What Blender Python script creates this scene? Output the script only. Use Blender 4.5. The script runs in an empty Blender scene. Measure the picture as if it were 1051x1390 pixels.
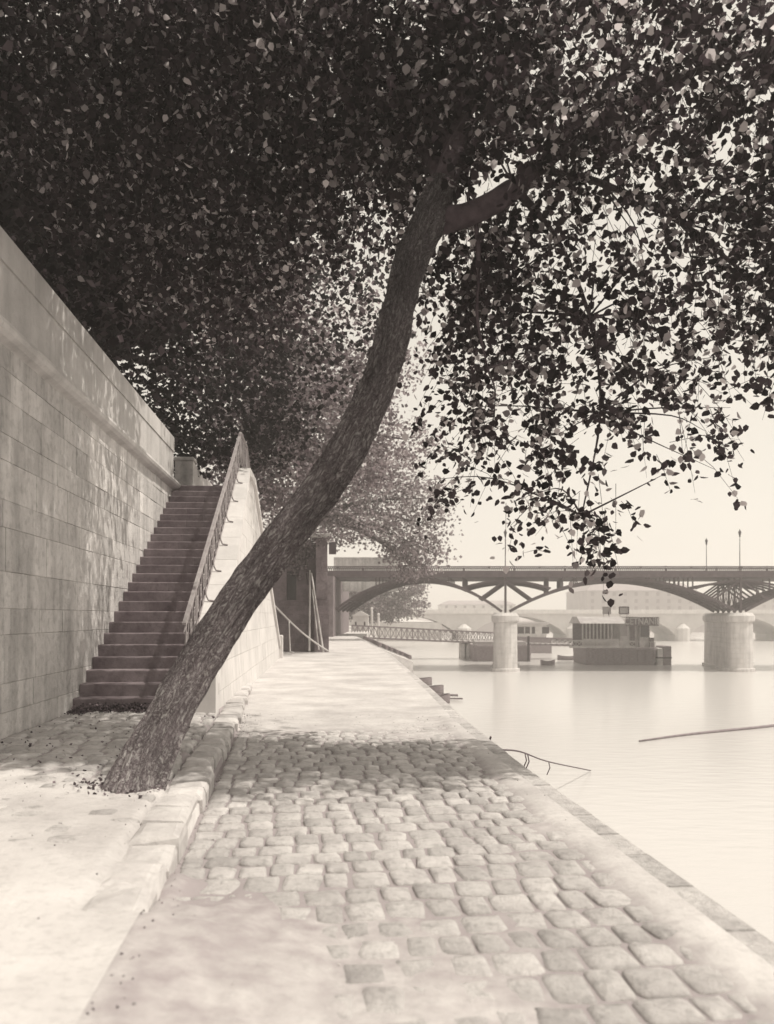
import bpy, math, random
import numpy as np
from mathutils import Vector, Matrix, noise as mn

random.seed(7); rng = np.random.default_rng(11)
R = math.radians
scene = bpy.context.scene
C = scene.collection

# ------------------------------------------------------------------ camera, sky, sun
EYE = 1.5
cam = bpy.data.objects.new('camera', bpy.data.cameras.new('camera')); C.objects.link(cam)
cam.location = (0, 0, EYE); cam.rotation_euler = (R(90), 0, 0)
cam.data.sensor_fit = 'VERTICAL'; cam.data.sensor_height = 36.0
cam.data.lens = 36.0 * 1135 / 1390
cam.data.shift_y = 143 / 1390
cam.data.dof.use_dof = True; cam.data.dof.focus_distance = 12.0; cam.data.dof.aperture_fstop = 1.8
cam.data.clip_start = 0.05; cam.data.clip_end = 3000
scene.camera = cam

SUN_EL, SUN_AZ = R(60), R(-7)          # azimuth measured from +X towards +Y
w = bpy.data.worlds.new('World'); scene.world = w; w.use_nodes = True
nt = w.node_tree; nt.nodes.clear()
sky = nt.nodes.new('ShaderNodeTexSky'); sky.sky_type = 'NISHITA'; sky.sun_disc = False
sky.sun_elevation = SUN_EL; sky.sun_rotation = R(90) - SUN_AZ
sky.dust_density = 4.0; sky.air_density = 1.0; sky.ozone_density = 1.0
bw = nt.nodes.new('ShaderNodeRGBToBW')
gam = nt.nodes.new('ShaderNodeMath'); gam.operation = 'POWER'; gam.inputs[1].default_value = 0.25
mul = nt.nodes.new('ShaderNodeVectorMath'); mul.operation = 'SCALE'; mul.inputs[0].default_value = (4.60, 4.28, 3.78)
bg = nt.nodes.new('ShaderNodeBackground'); bg.inputs['Strength'].default_value = 0.10
ow = nt.nodes.new('ShaderNodeOutputWorld')
nt.links.new(sky.outputs[0], bw.inputs[0]); nt.links.new(bw.outputs[0], gam.inputs[0])
nt.links.new(gam.outputs[0], mul.inputs['Scale']); nt.links.new(mul.outputs[0], bg.inputs['Color'])
nt.links.new(bg.outputs[0], ow.inputs[0])

sl = bpy.data.lights.new('sun', 'SUN'); sun = bpy.data.objects.new('sun', sl); C.objects.link(sun)
sl.energy = 2.7; sl.angle = R(0.6); sl.color = (1.0, 0.94, 0.84)
sdir = Vector((math.cos(SUN_EL) * math.cos(SUN_AZ), math.cos(SUN_EL) * math.sin(SUN_AZ), math.sin(SUN_EL)))
sun.rotation_euler = (-sdir).to_track_quat('-Z', 'Y').to_euler()

scene.render.engine = 'CYCLES'
scene.view_settings.view_transform = 'Standard'; scene.view_settings.look = 'None'
scene.view_settings.gamma = 1.0; scene.view_settings.exposure = 0.50
try:
    scene.cycles.use_denoising = True
    scene.cycles.max_bounces = 6; scene.cycles.transparent_max_bounces = 4
    scene.cycles.volume_bounces = 1
except Exception:
    pass

# ------------------------------------------------------------------ frames
TH = math.atan(88.5 / 1135)            # the quay runs slightly left of the view axis
CT, ST = math.cos(TH), math.sin(TH)
def Q(u, v, z): return Vector((u * CT - v * ST, u * ST + v * CT, z))
RQ = Matrix.Rotation(TH, 4, 'Z')
def W(x, y, d): return Vector(((x - 525.5) / 1135 * d, d, EYE + (838 - y) / 1135 * d))
WATER = -2.78

# ------------------------------------------------------------------ materials
def tone(l):
    t = min(1, max(0, (l - 0.03) / 0.42))
    return (l, l * (0.74 + 0.22 * t), l * (0.84 + 0.10 * t), 1)

def new_mat(name, rough=0.8, spec=0.3):
    m = bpy.data.materials.new(name); m.use_nodes = True
    n = m.node_tree; b = n.nodes['Principled BSDF']
    b.inputs['Roughness'].default_value = rough
    b.inputs['Specular IOR Level'].default_value = spec
    return m, n, b

def N(n, t, **k):
    x = n.nodes.new(t)
    for a, v in k.items(): setattr(x, a, v)
    return x

def surf(name, lo, hi, scale=3.0, rough=0.85, bump=0.3, bscale=25, bdist=0.02, island=0.0, stretch=(1, 1, 1),
         streak=0.0, coord='Object', spec=0.25, detail=6, spots=0.0):
    """mottled procedural surface, colour between two albedos"""
    m, n, b = new_mat(name, rough, spec)
    L = n.links
    tc = N(n, 'ShaderNodeTexCoord'); mp = N(n, 'ShaderNodeMapping'); mp.inputs['Scale'].default_value = stretch
    L.new(tc.outputs[coord], mp.inputs[0])
    no = N(n, 'ShaderNodeTexNoise'); no.inputs['Scale'].default_value = scale; no.inputs['Detail'].default_value = detail
    no.inputs['Roughness'].default_value = 0.65
    L.new(mp.outputs[0], no.inputs['Vector'])
    cr = N(n, 'ShaderNodeValToRGB'); cr.color_ramp.elements[0].position = 0.32; cr.color_ramp.elements[1].position = 0.68
    cr.color_ramp.elements[0].color = tone(lo); cr.color_ramp.elements[1].color = tone(hi)
    L.new(no.outputs['Fac'], cr.inputs[0]); col = cr.outputs[0]
    def mult(col, facsock, lo_, hi_):
        mr = N(n, 'ShaderNodeMapRange'); mr.inputs['To Min'].default_value = lo_; mr.inputs['To Max'].default_value = hi_
        L.new(facsock, mr.inputs['Value'])
        vm = N(n, 'ShaderNodeVectorMath', operation='SCALE'); L.new(col, vm.inputs[0]); L.new(mr.outputs[0], vm.inputs['Scale'])
        return vm.outputs[0]
    if island > 0:
        g = N(n, 'ShaderNodeNewGeometry'); col = mult(col, g.outputs['Random Per Island'], 1 - island, 1 + island)
    if streak > 0:
        mp2 = N(n, 'ShaderNodeMapping'); mp2.inputs['Scale'].default_value = (2.2, 2.2, 0.25)
        L.new(tc.outputs['Object'], mp2.inputs[0])
        n2 = N(n, 'ShaderNodeTexNoise'); n2.inputs['Scale'].default_value = 1.6; n2.inputs['Detail'].default_value = 5
        L.new(mp2.outputs[0], n2.inputs['Vector'])
        mr = N(n, 'ShaderNodeMapRange'); mr.inputs['From Min'].default_value = 0.35; mr.inputs['From Max'].default_value = 0.6
        L.new(n2.outputs['Fac'], mr.inputs['Value']); col = mult(col, mr.outputs[0], 1 - streak, 1.0)
    if spots > 0:
        n3 = N(n, 'ShaderNodeTexNoise'); n3.inputs['Scale'].default_value = bscale * 0.7; n3.inputs['Detail'].default_value = 3
        L.new(mp.outputs[0], n3.inputs['Vector'])
        mr = N(n, 'ShaderNodeMapRange'); mr.inputs['From Min'].default_value = 0.3; mr.inputs['From Max'].default_value = 0.5
        L.new(n3.outputs['Fac'], mr.inputs['Value']); col = mult(col, mr.outputs[0], 1 - spots, 1.0)
    L.new(col, b.inputs['Base Color'])
    if bump > 0:
        nb = N(n, 'ShaderNodeTexNoise'); nb.inputs['Scale'].default_value = bscale; nb.inputs['Detail'].default_value = 8
        nb.inputs['Roughness'].default_value = 0.7
        L.new(mp.outputs[0], nb.inputs['Vector'])
        bp = N(n, 'ShaderNodeBump'); bp.inputs['Strength'].default_value = bump; bp.inputs['Distance'].default_value = bdist
        L.new(nb.outputs['Fac'], bp.inputs['Height']); L.new(bp.outputs[0], b.inputs['Normal'])
    return m

M = {}
M['wall'] = surf('wall_stone', 0.52, 0.72, 1.6, bump=0.7, bscale=12, bdist=0.04, island=0.15, streak=0.30, spots=0.22, detail=10)
M['parapet'] = surf('parapet_stone', 0.46, 0.60, 1.0, bump=0.35, bscale=18, island=0.08, streak=0.16, spots=0.08)
M['joint'] = surf('mortar', 0.28, 0.36, 5, bump=0.3)
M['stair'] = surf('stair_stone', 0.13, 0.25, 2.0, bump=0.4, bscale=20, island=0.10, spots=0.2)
M['ramp'] = surf('rampart_stone', 0.55, 0.68, 1.2, bump=0.3, bscale=16, island=0.05, streak=0.08)
M['sand'] = surf('packed_sand', 0.50, 0.63, 1.2, rough=0.95, bump=0.6, bscale=30, bdist=0.012, spots=0.12, spec=0.1)
def dust_mat():
    m = surf('packed_sand_and_dirt', 0.42, 0.64, 0.9, detail=12, rough=0.95, bump=0.6, bscale=30, bdist=0.012, spots=0.12, spec=0.1)
    n = m.node_tree; b = n.nodes['Principled BSDF']; src = b.inputs['Base Color'].links[0].from_socket
    at = N(n, 'ShaderNodeAttribute'); at.attribute_name = 'dust'
    no = N(n, 'ShaderNodeTexNoise'); no.inputs['Scale'].default_value = 7; no.inputs['Detail'].default_value = 6; tc = N(n, 'ShaderNodeTexCoord'); n.links.new(tc.outputs['Object'], no.inputs['Vector'])
    ad = N(n, 'ShaderNodeMath', operation='ADD'); n.links.new(at.outputs['Fac'], ad.inputs[0]); n.links.new(no.outputs['Fac'], ad.inputs[1])
    mr = N(n, 'ShaderNodeMapRange'); mr.inputs['From Min'].default_value = 0.6; mr.inputs['From Max'].default_value = 1.2; n.links.new(ad.outputs[0], mr.inputs['Value'])
    mx = N(n, 'ShaderNodeMix', data_type='RGBA'); n.links.new(mr.outputs[0], mx.inputs['Factor']); mx.inputs['A'].default_value = tone(0.33); n.links.new(src, mx.inputs['B'])
    n.links.new(mx.outputs['Result'], b.inputs['Base Color']); return m
M['dust'] = dust_mat()
M['cobble'] = surf('paving_stone', 0.42, 0.62, 2.5, rough=0.85, bump=0.9, bscale=24, bdist=0.03, island=0.14, spots=0.22)
M['kerb'] = surf('kerb_stone', 0.42, 0.60, 2.0, rough=0.8, bump=0.6, bscale=20, bdist=0.02, island=0.12, spots=0.12)
M['bark'] = None
M['pier'] = surf('pier_stone', 0.55, 0.68, 1.0, bump=0.3, bscale=8, streak=0.2, island=0.08)
M['iron'] = surf('painted_iron', 0.07, 0.11, 3, rough=0.6, bump=0.1)  # lightened so the tone carries some of the distance haze
M['rail'] = surf('sunlit_iron', 0.26, 0.40, 6, rough=0.5, bump=0.2, spec=0.5)  # sunlight on the railing is put into this pale tone
M['wood'] = surf('weathered_wood', 0.17, 0.29, 4, bump=0.5, bscale=20, stretch=(1, 1, 4))  # distance haze over the far boats and barges mixed into the tone
M['darkwood'] = surf('tarred_wood', 0.035, 0.07, 3, bump=0.4, bscale=12)
M['palewood'] = surf('pale_paint', 0.45, 0.62, 2, bump=0.2, island=0.08)
M['canvas'] = surf('grey_roof', 0.35, 0.48, 1.5, bump=0.2)
M['window'] = surf('dark_glass', 0.03, 0.05, 3, rough=0.2, bump=0, spec=0.6)
M['lettering'] = surf('sign_lettering', 0.08, 0.10, 3, bump=0)
M['rope'] = surf('hemp_rope', 0.45, 0.60, 30, bump=0.4, bscale=80)
M['darkrope'] = surf('wet_rope', 0.08, 0.14, 30, bump=0.4, bscale=80)
M['litter'] = surf('dead_leaves', 0.04, 0.16, 9, bump=0.3, island=0.5)
M['farwin'] = surf('far_window', 0.20, 0.24, 1, bump=0)  # panes greyed: haze painted into the colour
M['facade'] = surf('far_facade', 0.30, 0.38, 0.3, bump=0)
M['farstone'] = surf('far_bridge_stone', 0.48, 0.60, 0.4, bump=0.2, bscale=3)  # pale stone, lightened further to stand for haze
M['roof'] = surf('slate_roof', 0.24, 0.30, 0.5, bump=0.2)

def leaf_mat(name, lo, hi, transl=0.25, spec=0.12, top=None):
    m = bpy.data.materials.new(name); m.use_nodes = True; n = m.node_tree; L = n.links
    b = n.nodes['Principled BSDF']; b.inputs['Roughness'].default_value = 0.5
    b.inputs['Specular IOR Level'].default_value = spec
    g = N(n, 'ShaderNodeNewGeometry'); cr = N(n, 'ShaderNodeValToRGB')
    cr.color_ramp.elements[0].color = tone(lo); cr.color_ramp.elements[1].color = tone(top or hi * 2.2); q = cr.color_ramp.elements.new(0.8); q.color = tone(hi)  # palest leaves carry sun highlights painted into the colour
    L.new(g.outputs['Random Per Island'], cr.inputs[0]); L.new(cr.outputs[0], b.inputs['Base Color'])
    tr = N(n, 'ShaderNodeBsdfTranslucent'); vs = N(n, 'ShaderNodeVectorMath', operation='SCALE'); vs.inputs['Scale'].default_value = 3.0; L.new(cr.outputs[0], vs.inputs[0]); L.new(vs.outputs[0], tr.inputs['Color'])
    mx = N(n, 'ShaderNodeMixShader'); mx.inputs[0].default_value = transl
    L.new(b.outputs[0], mx.inputs[1]); L.new(tr.outputs[0], mx.inputs[2])
    L.new(mx.outputs[0], n.nodes['Material Output'].inputs[0])
    return m
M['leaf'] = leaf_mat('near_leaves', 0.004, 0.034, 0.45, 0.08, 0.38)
M['leaf_dark'] = leaf_mat('shaded_leaves', 0.004, 0.018, 0.25, 0.05, 0.12)  # darker leaf copy, crown shade put into the colour
M['leaf_far'] = leaf_mat('sunlit_leaves', 0.07, 0.22, 0.2, 0.3, 0.33)  # sun and haze on the farther foliage put into the leaf colour
M['leaf_mid'] = leaf_mat('grey_leaves', 0.04, 0.12, 0.3, 0.3, 0.3)

def bark_mat():
    m, n, b = new_mat('furrowed_bark', 0.92, 0.12); L = n.links
    uv = N(n, 'ShaderNodeUVMap'); uv.uv_map = 'UVMap'
    def mapped(sc):
        mp = N(n, 'ShaderNodeMapping'); mp.inputs['Scale'].default_value = sc; L.new(uv.outputs[0], mp.inputs[0]); return mp.outputs[0]
    def noise_(vec, sc, det, rough, dist=0):
        t = N(n, 'ShaderNodeTexNoise'); t.inputs['Scale'].default_value = sc; t.inputs['Detail'].default_value = det; t.inputs['Roughness'].default_value = rough
        t.inputs['Distortion'].default_value = dist; L.new(vec, t.inputs['Vector']); return t.outputs['Fac']
    def math_(op, a, c, clamp=False):
        t = N(n, 'ShaderNodeMath', operation=op); t.use_clamp = clamp
        for k, q in enumerate((a, c)):
            if isinstance(q, (int, float)): t.inputs[k].default_value = q
            elif q is not None: L.new(q, t.inputs[k])
        return t.outputs[0]
    ridge = math_('ABSOLUTE', math_('SUBTRACT', noise_(mapped((1, .42, 1)), 15, 6, .65, 1.6), .5), None)      # long furrows
    ridge = math_('MULTIPLY', ridge, 6.5, True)
    ridge2 = math_('MULTIPLY', math_('ABSOLUTE', math_('SUBTRACT', noise_(mapped((1, .8, 1)), 36, 5, .65, 1.4), .5), None), 7.0, True)   # short cracks
    fine = noise_(mapped((1, .6, 1)), 60, 6, .75)
    h = math_('ADD', math_('MULTIPLY', ridge, .5), math_('ADD', math_('MULTIPLY', ridge2, .25), math_('MULTIPLY', fine, .45)))
    cr = N(n, 'ShaderNodeValToRGB'); e = cr.color_ramp.elements
    e[0].position = 0.25; e[0].color = tone(0.10); e[1].position = 0.95; e[1].color = tone(0.62)
    q = e.new(0.60); q.color = tone(0.33)
    L.new(h, cr.inputs[0])
    pn = noise_(mapped((1, .5, 1)), 2.2, 4, .6); mr = N(n, 'ShaderNodeMapRange'); mr.inputs['From Min'].default_value = .35; mr.inputs['From Max'].default_value = .65
    mr.inputs['To Min'].default_value = .65; mr.inputs['To Max'].default_value = 1.25; L.new(pn, mr.inputs['Value'])
    vm = N(n, 'ShaderNodeVectorMath', operation='SCALE'); L.new(cr.outputs[0], vm.inputs[0]); L.new(mr.outputs[0], vm.inputs['Scale'])
    # grey lichen freckles on the lower trunk; crown shade painted in as a darkening upward
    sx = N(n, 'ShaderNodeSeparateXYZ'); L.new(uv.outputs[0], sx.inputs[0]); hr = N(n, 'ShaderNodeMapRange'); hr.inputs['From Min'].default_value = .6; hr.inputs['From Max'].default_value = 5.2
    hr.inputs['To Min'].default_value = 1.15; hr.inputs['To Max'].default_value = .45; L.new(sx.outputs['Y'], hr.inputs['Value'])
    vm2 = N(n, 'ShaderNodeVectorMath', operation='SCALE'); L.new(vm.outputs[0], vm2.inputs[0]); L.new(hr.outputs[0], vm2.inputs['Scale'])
    li = noise_(mapped((1, 1, 1)), 42, 3, .6, .5); lr = N(n, 'ShaderNodeMapRange'); lr.inputs['From Min'].default_value = .60; lr.inputs['From Max'].default_value = .66; L.new(li, lr.inputs['Value'])
    hl = N(n, 'ShaderNodeMapRange'); hl.inputs['From Min'].default_value = 1.6; hl.inputs['From Max'].default_value = .4; hl.inputs['To Max'].default_value = .8; L.new(sx.outputs['Y'], hl.inputs['Value'])
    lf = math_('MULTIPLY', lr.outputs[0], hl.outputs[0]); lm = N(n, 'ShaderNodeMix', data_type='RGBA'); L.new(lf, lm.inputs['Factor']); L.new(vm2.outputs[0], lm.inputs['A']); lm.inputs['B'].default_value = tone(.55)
    L.new(lm.outputs['Result'], b.inputs['Base Color'])
    bp = N(n, 'ShaderNodeBump'); bp.inputs['Strength'].default_value = 1.0; bp.inputs['Distance'].default_value = 0.03
    L.new(h, bp.inputs['Height']); L.new(bp.outputs[0], b.inputs['Normal'])
    return m
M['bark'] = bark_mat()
M['limb_bark'] = surf('smooth_limb_bark', 0.03, 0.08, 9, rough=0.9, bump=0.5, bscale=30, spec=0.1)

# ------------------------------------------------------------------ object helpers
ROOTM = {}
def tag(o, label=None, cat=None, group=None, kind=None):
    if label: o['label'] = label
    if cat: o['category'] = cat
    if group: o['group'] = group
    if kind: o['kind'] = kind
    return o

def thing(name, label, cat, loc=(0, 0, 0), rz=0.0, group=None):
    o = bpy.data.objects.new(name, None); C.objects.link(o)
    o.location = loc; o.rotation_euler = (0, 0, rz); o.empty_display_size = 0.3
    ROOTM[o.name] = Matrix.Translation(Vector(loc)) @ Matrix.Rotation(rz, 4, 'Z')
    return tag(o, label, cat, group)

def copy_tree(o, loc, rz=0.0, label=None, group=None):
    r = o.copy(); C.objects.link(r); r.location = loc; r.rotation_euler = (0, 0, rz)
    if label: r['label'] = label
    if group: r['group'] = group
    for ch in list(o.children):
        c = ch.copy(); C.objects.link(c); c.parent = r
        for g in list(ch.children):
            d = g.copy(); C.objects.link(d); d.parent = c
    return r

class MB:
    """collects shapes given in world coordinates and links them as one mesh object"""
    def __init__(s): s.v = []; s.f = []
    def add(s, vs, fs):
        b = len(s.v); s.v.extend(Vector(p) for p in vs); s.f.extend(tuple(i + b for i in f) for f in fs)
    def hexa(s, p):  # 8 corners: bottom 4 ccw, top 4 ccw
        s.add(p, [(3, 2, 1, 0), (4, 5, 6, 7), (0, 1, 5, 4), (1, 2, 6, 5), (2, 3, 7, 6), (3, 0, 4, 7)])
    def box(s, a, b, F=None):
        (x0, y0, z0), (x1, y1, z1) = a, b
        F = F or (lambda x, y, z: Vector((x, y, z)))
        s.hexa([F(x0, y0, z0), F(x1, y0, z0), F(x1, y1, z0), F(x0, y1, z0), F(x0, y0, z1), F(x1, y0, z1), F(x1, y1, z1), F(x0, y1, z1)])
    def bev(s, a, b, F=None, c=0.02):
        """box whose top edges are chamfered"""
        (x0, y0, z0), (x1, y1, z1) = a, b
        F = F or (lambda x, y, z: Vector((x, y, z)))
        L = [[(x0, y0), (x1, y0), (x1, y1), (x0, y1)], None, [(x0 + c, y0 + c), (x1 - c, y0 + c), (x1 - c, y1 - c), (x0 + c, y1 - c)]]
        vs = [F(x, y, z0) for x, y in L[0]] + [F(x, y, z1 - c) for x, y in L[0]] + [F(x, y, z1) for x, y in L[2]]
        fs = [(3, 2, 1, 0), (8, 9, 10, 11)]
        for k in range(2):
            for i in range(4):
                j = (i + 1) % 4; fs.append((k * 4 + i, k * 4 + j, k * 4 + 4 + j, k * 4 + 4 + i))
        s.add(vs, fs)
    def bar(s, p, q, w_, h_=None, up=(0, 0, 1)):
        p, q = Vector(p), Vector(q); h_ = h_ or w_
        d = (q - p).normalized(); r = d.cross(Vector(up))
        if r.length < 1e-4: r = d.cross(Vector((1, 0, 0)))
        r.normalize(); t = r.cross(d)
        r *= w_ / 2; t *= h_ / 2
        s.hexa([p - r - t, p + r - t, q + r - t, q - r - t, p - r + t, p + r + t, q + r + t, q - r + t])
    def tube(s, pts, rad, seg=8, cap=True):
        pts = [Vector(p) for p in pts]; n = len(pts)
        rad = rad if hasattr(rad, '__len__') else [rad] * n
        ref = None; vs = []
        for i, p in enumerate(pts):
            d = (pts[min(i + 1, n - 1)] - pts[max(i - 1, 0)]).normalized()
            if ref is None:
                ref = d.cross(Vector((0, 1, 0)))
                if ref.length < 0.1: ref = d.cross(Vector((1, 0, 0)))
            ref = (ref - d * ref.dot(d)).normalized(); t = d.cross(ref)
            for k in range(seg):
                a = 2 * math.pi * k / seg; vs.append(p + (ref * math.cos(a) + t * math.sin(a)) * rad[i])
        fs = [(i * seg + k, i * seg + (k + 1) % seg, (i + 1) * seg + (k + 1) % seg, (i + 1) * seg + k) for i in range(n - 1) for k in range(seg)]
        if cap: fs += [tuple(range(seg - 1, -1, -1)), tuple((n - 1) * seg + k for k in range(seg))]
        s.add(vs, fs)
    def lathe(s, c, prof, seg=14):
        c = Vector(c); vs = []
        for r, z in prof:
            for k in range(seg):
                a = 2 * math.pi * k / seg; vs.append(c + Vector((r * math.cos(a), r * math.sin(a), z)))
        n = len(prof)
        fs = [(i * seg + k, i * seg + (k + 1) % seg, (i + 1) * seg + (k + 1) % seg, (i + 1) * seg + k) for i in range(n - 1) for k in range(seg)]
        fs += [tuple(range(seg - 1, -1, -1)), tuple((n - 1) * seg + k for k in range(seg))]
        s.add(vs, fs)
    def prism(s, poly, a, b):
        """poly: list of points -> Vector by a(p) and b(p) for the two ends"""
        n = len(poly); vs = [a(p) for p in poly] + [b(p) for p in poly]
        fs = [tuple(range(n - 1, -1, -1)), tuple(range(n, 2 * n))] + [(i, (i + 1) % n, n + (i + 1) % n, n + i) for i in range(n)]
        s.add(vs, fs)
    def build(s, name, mat, parent=None, root=None, smooth=False):
        me = bpy.data.meshes.new(name)
        inv = ROOTM[(root or parent).name].inverted() if (root or parent) is not None else Matrix.Identity(4)
        me.from_pydata([inv @ v for v in s.v], [], s.f); me.validate(); me.update()
        me.materials.append(mat)
        if smooth: me.polygons.foreach_set('use_smooth', [True] * len(me.polygons))
        o = bpy.data.objects.new(name, me); C.objects.link(o)
        if parent is not None: o.parent = parent
        # consistent outward normals
        import bmesh
        bm = bmesh.new(); bm.from_mesh(me); bmesh.ops.recalc_face_normals(bm, faces=bm.faces); bm.to_mesh(me); bm.free()
        return o

def ashlar(mb, org, du, dv, dn, length, height, rows, lmin, lmax, gap=0.008, depth=0.012, jitter=0.0, clip=None, seed=1):
    """masonry blocks as chamfered slabs; org corner, du along, dv up, dn outward"""
    r = random.Random(seed); org, du, dv, dn = Vector(org), Vector(du), Vector(dv), Vector(dn)
    y = 0
    for h in rows:
        if y >= height - 1e-3: break
        h = min(h, height - y)
        x = -r.random() * lmax
        while x < length:
            l = r.uniform(lmin, lmax); a, b = max(x, 0) + gap / 2, min(x + l, length) - gap / 2
            if b - a > 0.03:
                ok = True
                if clip: ok = clip((a + b) / 2, y + h / 2)
                if ok:
                    c = depth; o = r.uniform(-jitter, jitter)
                    y0, y1 = y + gap / 2, y + h - gap / 2
                    P = lambda x_, y_, n_: org + du * x_ + dv * y_ + dn * n_
                    vs = [P(a, y0, -0.02), P(b, y0, -0.02), P(b, y1, -0.02), P(a, y1, -0.02),
                          P(a, y0, depth * .4 + o), P(b, y0, depth * .4 + o), P(b, y1, depth * .4 + o), P(a, y1, depth * .4 + o),
                          P(a + c, y0 + c, depth + o), P(b - c, y0 + c, depth + o), P(b - c, y1 - c, depth + o), P(a + c, y1 - c, depth + o)]
                    fs = [(8, 9, 10, 11)]
                    for k in range(2):
                        for i in range(4):
                            j = (i + 1) % 4; fs.append((k * 4 + i, k * 4 + j, k * 4 + 4 + j, k * 4 + 4 + i))
                    mb.add(vs, fs)
            x += l
        y += h

def fast_mesh(name, verts, nper, mat, parent=None, smooth=False, kind=None):
    """verts (N, nper, 3) numpy: one n-gon each, in world coordinates"""
    me = bpy.data.meshes.new(name)
    if parent is not None:
        inv = np.array(ROOTM[parent.name].inverted())
        verts = verts @ inv[:3, :3].T + inv[:3, 3]
    n = verts.shape[0]; fl = verts.reshape(-1, 3).astype(np.float32)
    me.vertices.add(n * nper); me.vertices.foreach_set('co', fl.ravel())
    me.loops.add(n * nper); me.loops.foreach_set('vertex_index', np.arange(n * nper, dtype=np.int32))
    me.polygons.add(n); me.polygons.foreach_set('loop_start', np.arange(0, n * nper, nper, dtype=np.int32))
    me.polygons.foreach_set('loop_total', np.full(n, nper, dtype=np.int32))
    me.update(calc_edges=True); me.materials.append(mat)
    o = bpy.data.objects.new(name, me); C.objects.link(o)
    if parent is not None: o.parent = parent
    return o

LEAF6 = np.array([(0, 0, 0), (-0.42, 0.30, 0.05), (-0.36, 0.68, 0.02), (0, 1.08, -0.10), (0.36, 0.68, 0.02), (0.42, 0.30, 0.05)])
LEAF4 = np.array([(0, 0, 0), (-0.45, 0.48, 0.08), (0, 1.0, -0.05), (0.45, 0.48, 0.08)])
def leaf_verts(pos, size, shape, droop=0.5):
    n = len(pos); sz = size * rng.uniform(0.6, 1.25, n)
    az = rng.uniform(0, 2 * np.pi, n); pitch = rng.normal(-droop, 0.55, n); roll = rng.normal(0, 0.9, n)
    ca, sa, cp, sp, cr_, sr = np.cos(az), np.sin(az), np.cos(pitch), np.sin(pitch), np.cos(roll), np.sin(roll)
    Y = np.stack([ca * cp, sa * cp, sp], 1); X0 = np.stack([-sa, ca, 0 * ca], 1); Z0 = np.cross(X0, Y)
    X = X0 * cr_[:, None] + Z0 * sr[:, None]; Z = np.cross(X, Y)
    s = shape[None, :, :, None]
    v = pos[:, None, :] + (s[:, :, 0] * X[:, None, :] + s[:, :, 1] * Y[:, None, :] + s[:, :, 2] * Z[:, None, :]) * sz[:, None, None]
    return v
def blob_points(c, r, n, per=14, sigma=0.2, hollow=0.35):
    """leaf sprays scattered through an ellipsoid, thinner at the heart"""
    ns = max(1, int(n / per)); d = rng.normal(size=(ns, 3)); d /= np.linalg.norm(d, axis=1)[:, None]
    rad = rng.uniform(hollow ** 3, 1, ns) ** (1 / 3)
    ctr = np.array(c) + d * rad[:, None] * np.array(r)
    k = rng.poisson(per, ns); idx = np.repeat(np.arange(ns), k)
    p = ctr[idx] + rng.normal(size=(len(idx), 3)) * sigma * np.array([1, 1, 0.7])
    return p

def spline(pts, n):
    """Catmull-Rom through (Vector, radius)"""
    P = [Vector((*p[0], p[1])) for p in pts]; P = [P[0] * 2 - P[1]] + P + [P[-1] * 2 - P[-2]]
    out = []
    for i in range(1, len(P) - 2):
        for k in range(n):
            t = k / n; a, b, c, d = P[i - 1:i + 3]
            out.append(0.5 * ((2 * b) + (c - a) * t + (2 * a - 5 * b + 4 * c - d) * t * t + (3 * b - a - 3 * c + d) * t ** 3))
    out.append(P[-2])
    return [Vector(o[:3]) for o in out], [max(0.004, o[3]) for o in out]

def bark_tube(name, pts, parent, n=14, seg=40, rough=0.05, furrow=0.0, flare=0.0, knots_=()):
    """limb with furrowed surface and a UV map that runs along it"""
    P, Rr = spline(pts, n); Rr = [q * (.93 if name == 'trunk' else 1) for q in Rr]; inv = ROOTM[parent.name].inverted()
    vs, uvs, fs = [], [], []; ref = None; s = 0
    for i, p in enumerate(P):
        d = (P[min(i + 1, len(P) - 1)] - P[max(i - 1, 0)]).normalized()
        if i: s += (p - P[i - 1]).length
        if ref is None: ref = Vector((0, 1, 0))      # seam on the side away from the path
        ref = (ref - d * ref.dot(d)).normalized(); t = d.cross(ref)
        for k in range(seg + 1):
            a = 2 * math.pi * (k % seg) / seg; dr = ref * math.cos(a) + t * math.sin(a)
            q = p + dr * Rr[i]
            nz = mn.noise(q * 2.2) * rough * 1.6 + mn.noise(q * 6) * rough * 0.6
            fu = 0
            if furrow: fu = furrow * (1 - 2 * abs(mn.noise(Vector((math.cos(a) * 5, math.sin(a) * 5, s * 1.7))))) * 0.6 + furrow * mn.noise(Vector((math.cos(a) * 11, math.sin(a) * 11, s * 5)))
            fl = 0
            if flare and s < 0.9: fl = flare * (1 - s / 0.9) ** 2 * (1 + 0.45 * math.sin(a * 4 + 0.7) + 0.3 * math.sin(a * 7))
            kn = 0
            for kp, kr, kh in knots_:
                dd = (q - kp).length / kr
                if dd < 2: kn += kh * (math.exp(-((dd - .55) / .3) ** 2) - .8 * math.exp(-(dd / .3) ** 2))
            vs.append(inv @ (p + dr * (Rr[i] * (1 + nz) + fu + fl + kn))); uvs.append((k / seg * 2 * math.pi * 0.25, s))
    for i in range(len(P) - 1):
        for k in range(seg):
            a = i * (seg + 1) + k; fs.append((a, a + 1, a + seg + 2, a + seg + 1))
    me = bpy.data.meshes.new(name); me.from_pydata(vs, [], fs); me.update()
    uvl = me.uv_layers.new(name='UVMap')
    for l in me.loops: uvl.data[l.index].uv = uvs[l.vertex_index]
    me.polygons.foreach_set('use_smooth', [True] * len(me.polygons)); me.materials.append(M['bark'])
    o = bpy.data.objects.new(name, me); C.objects.link(o); o.parent = parent
    return o

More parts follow.
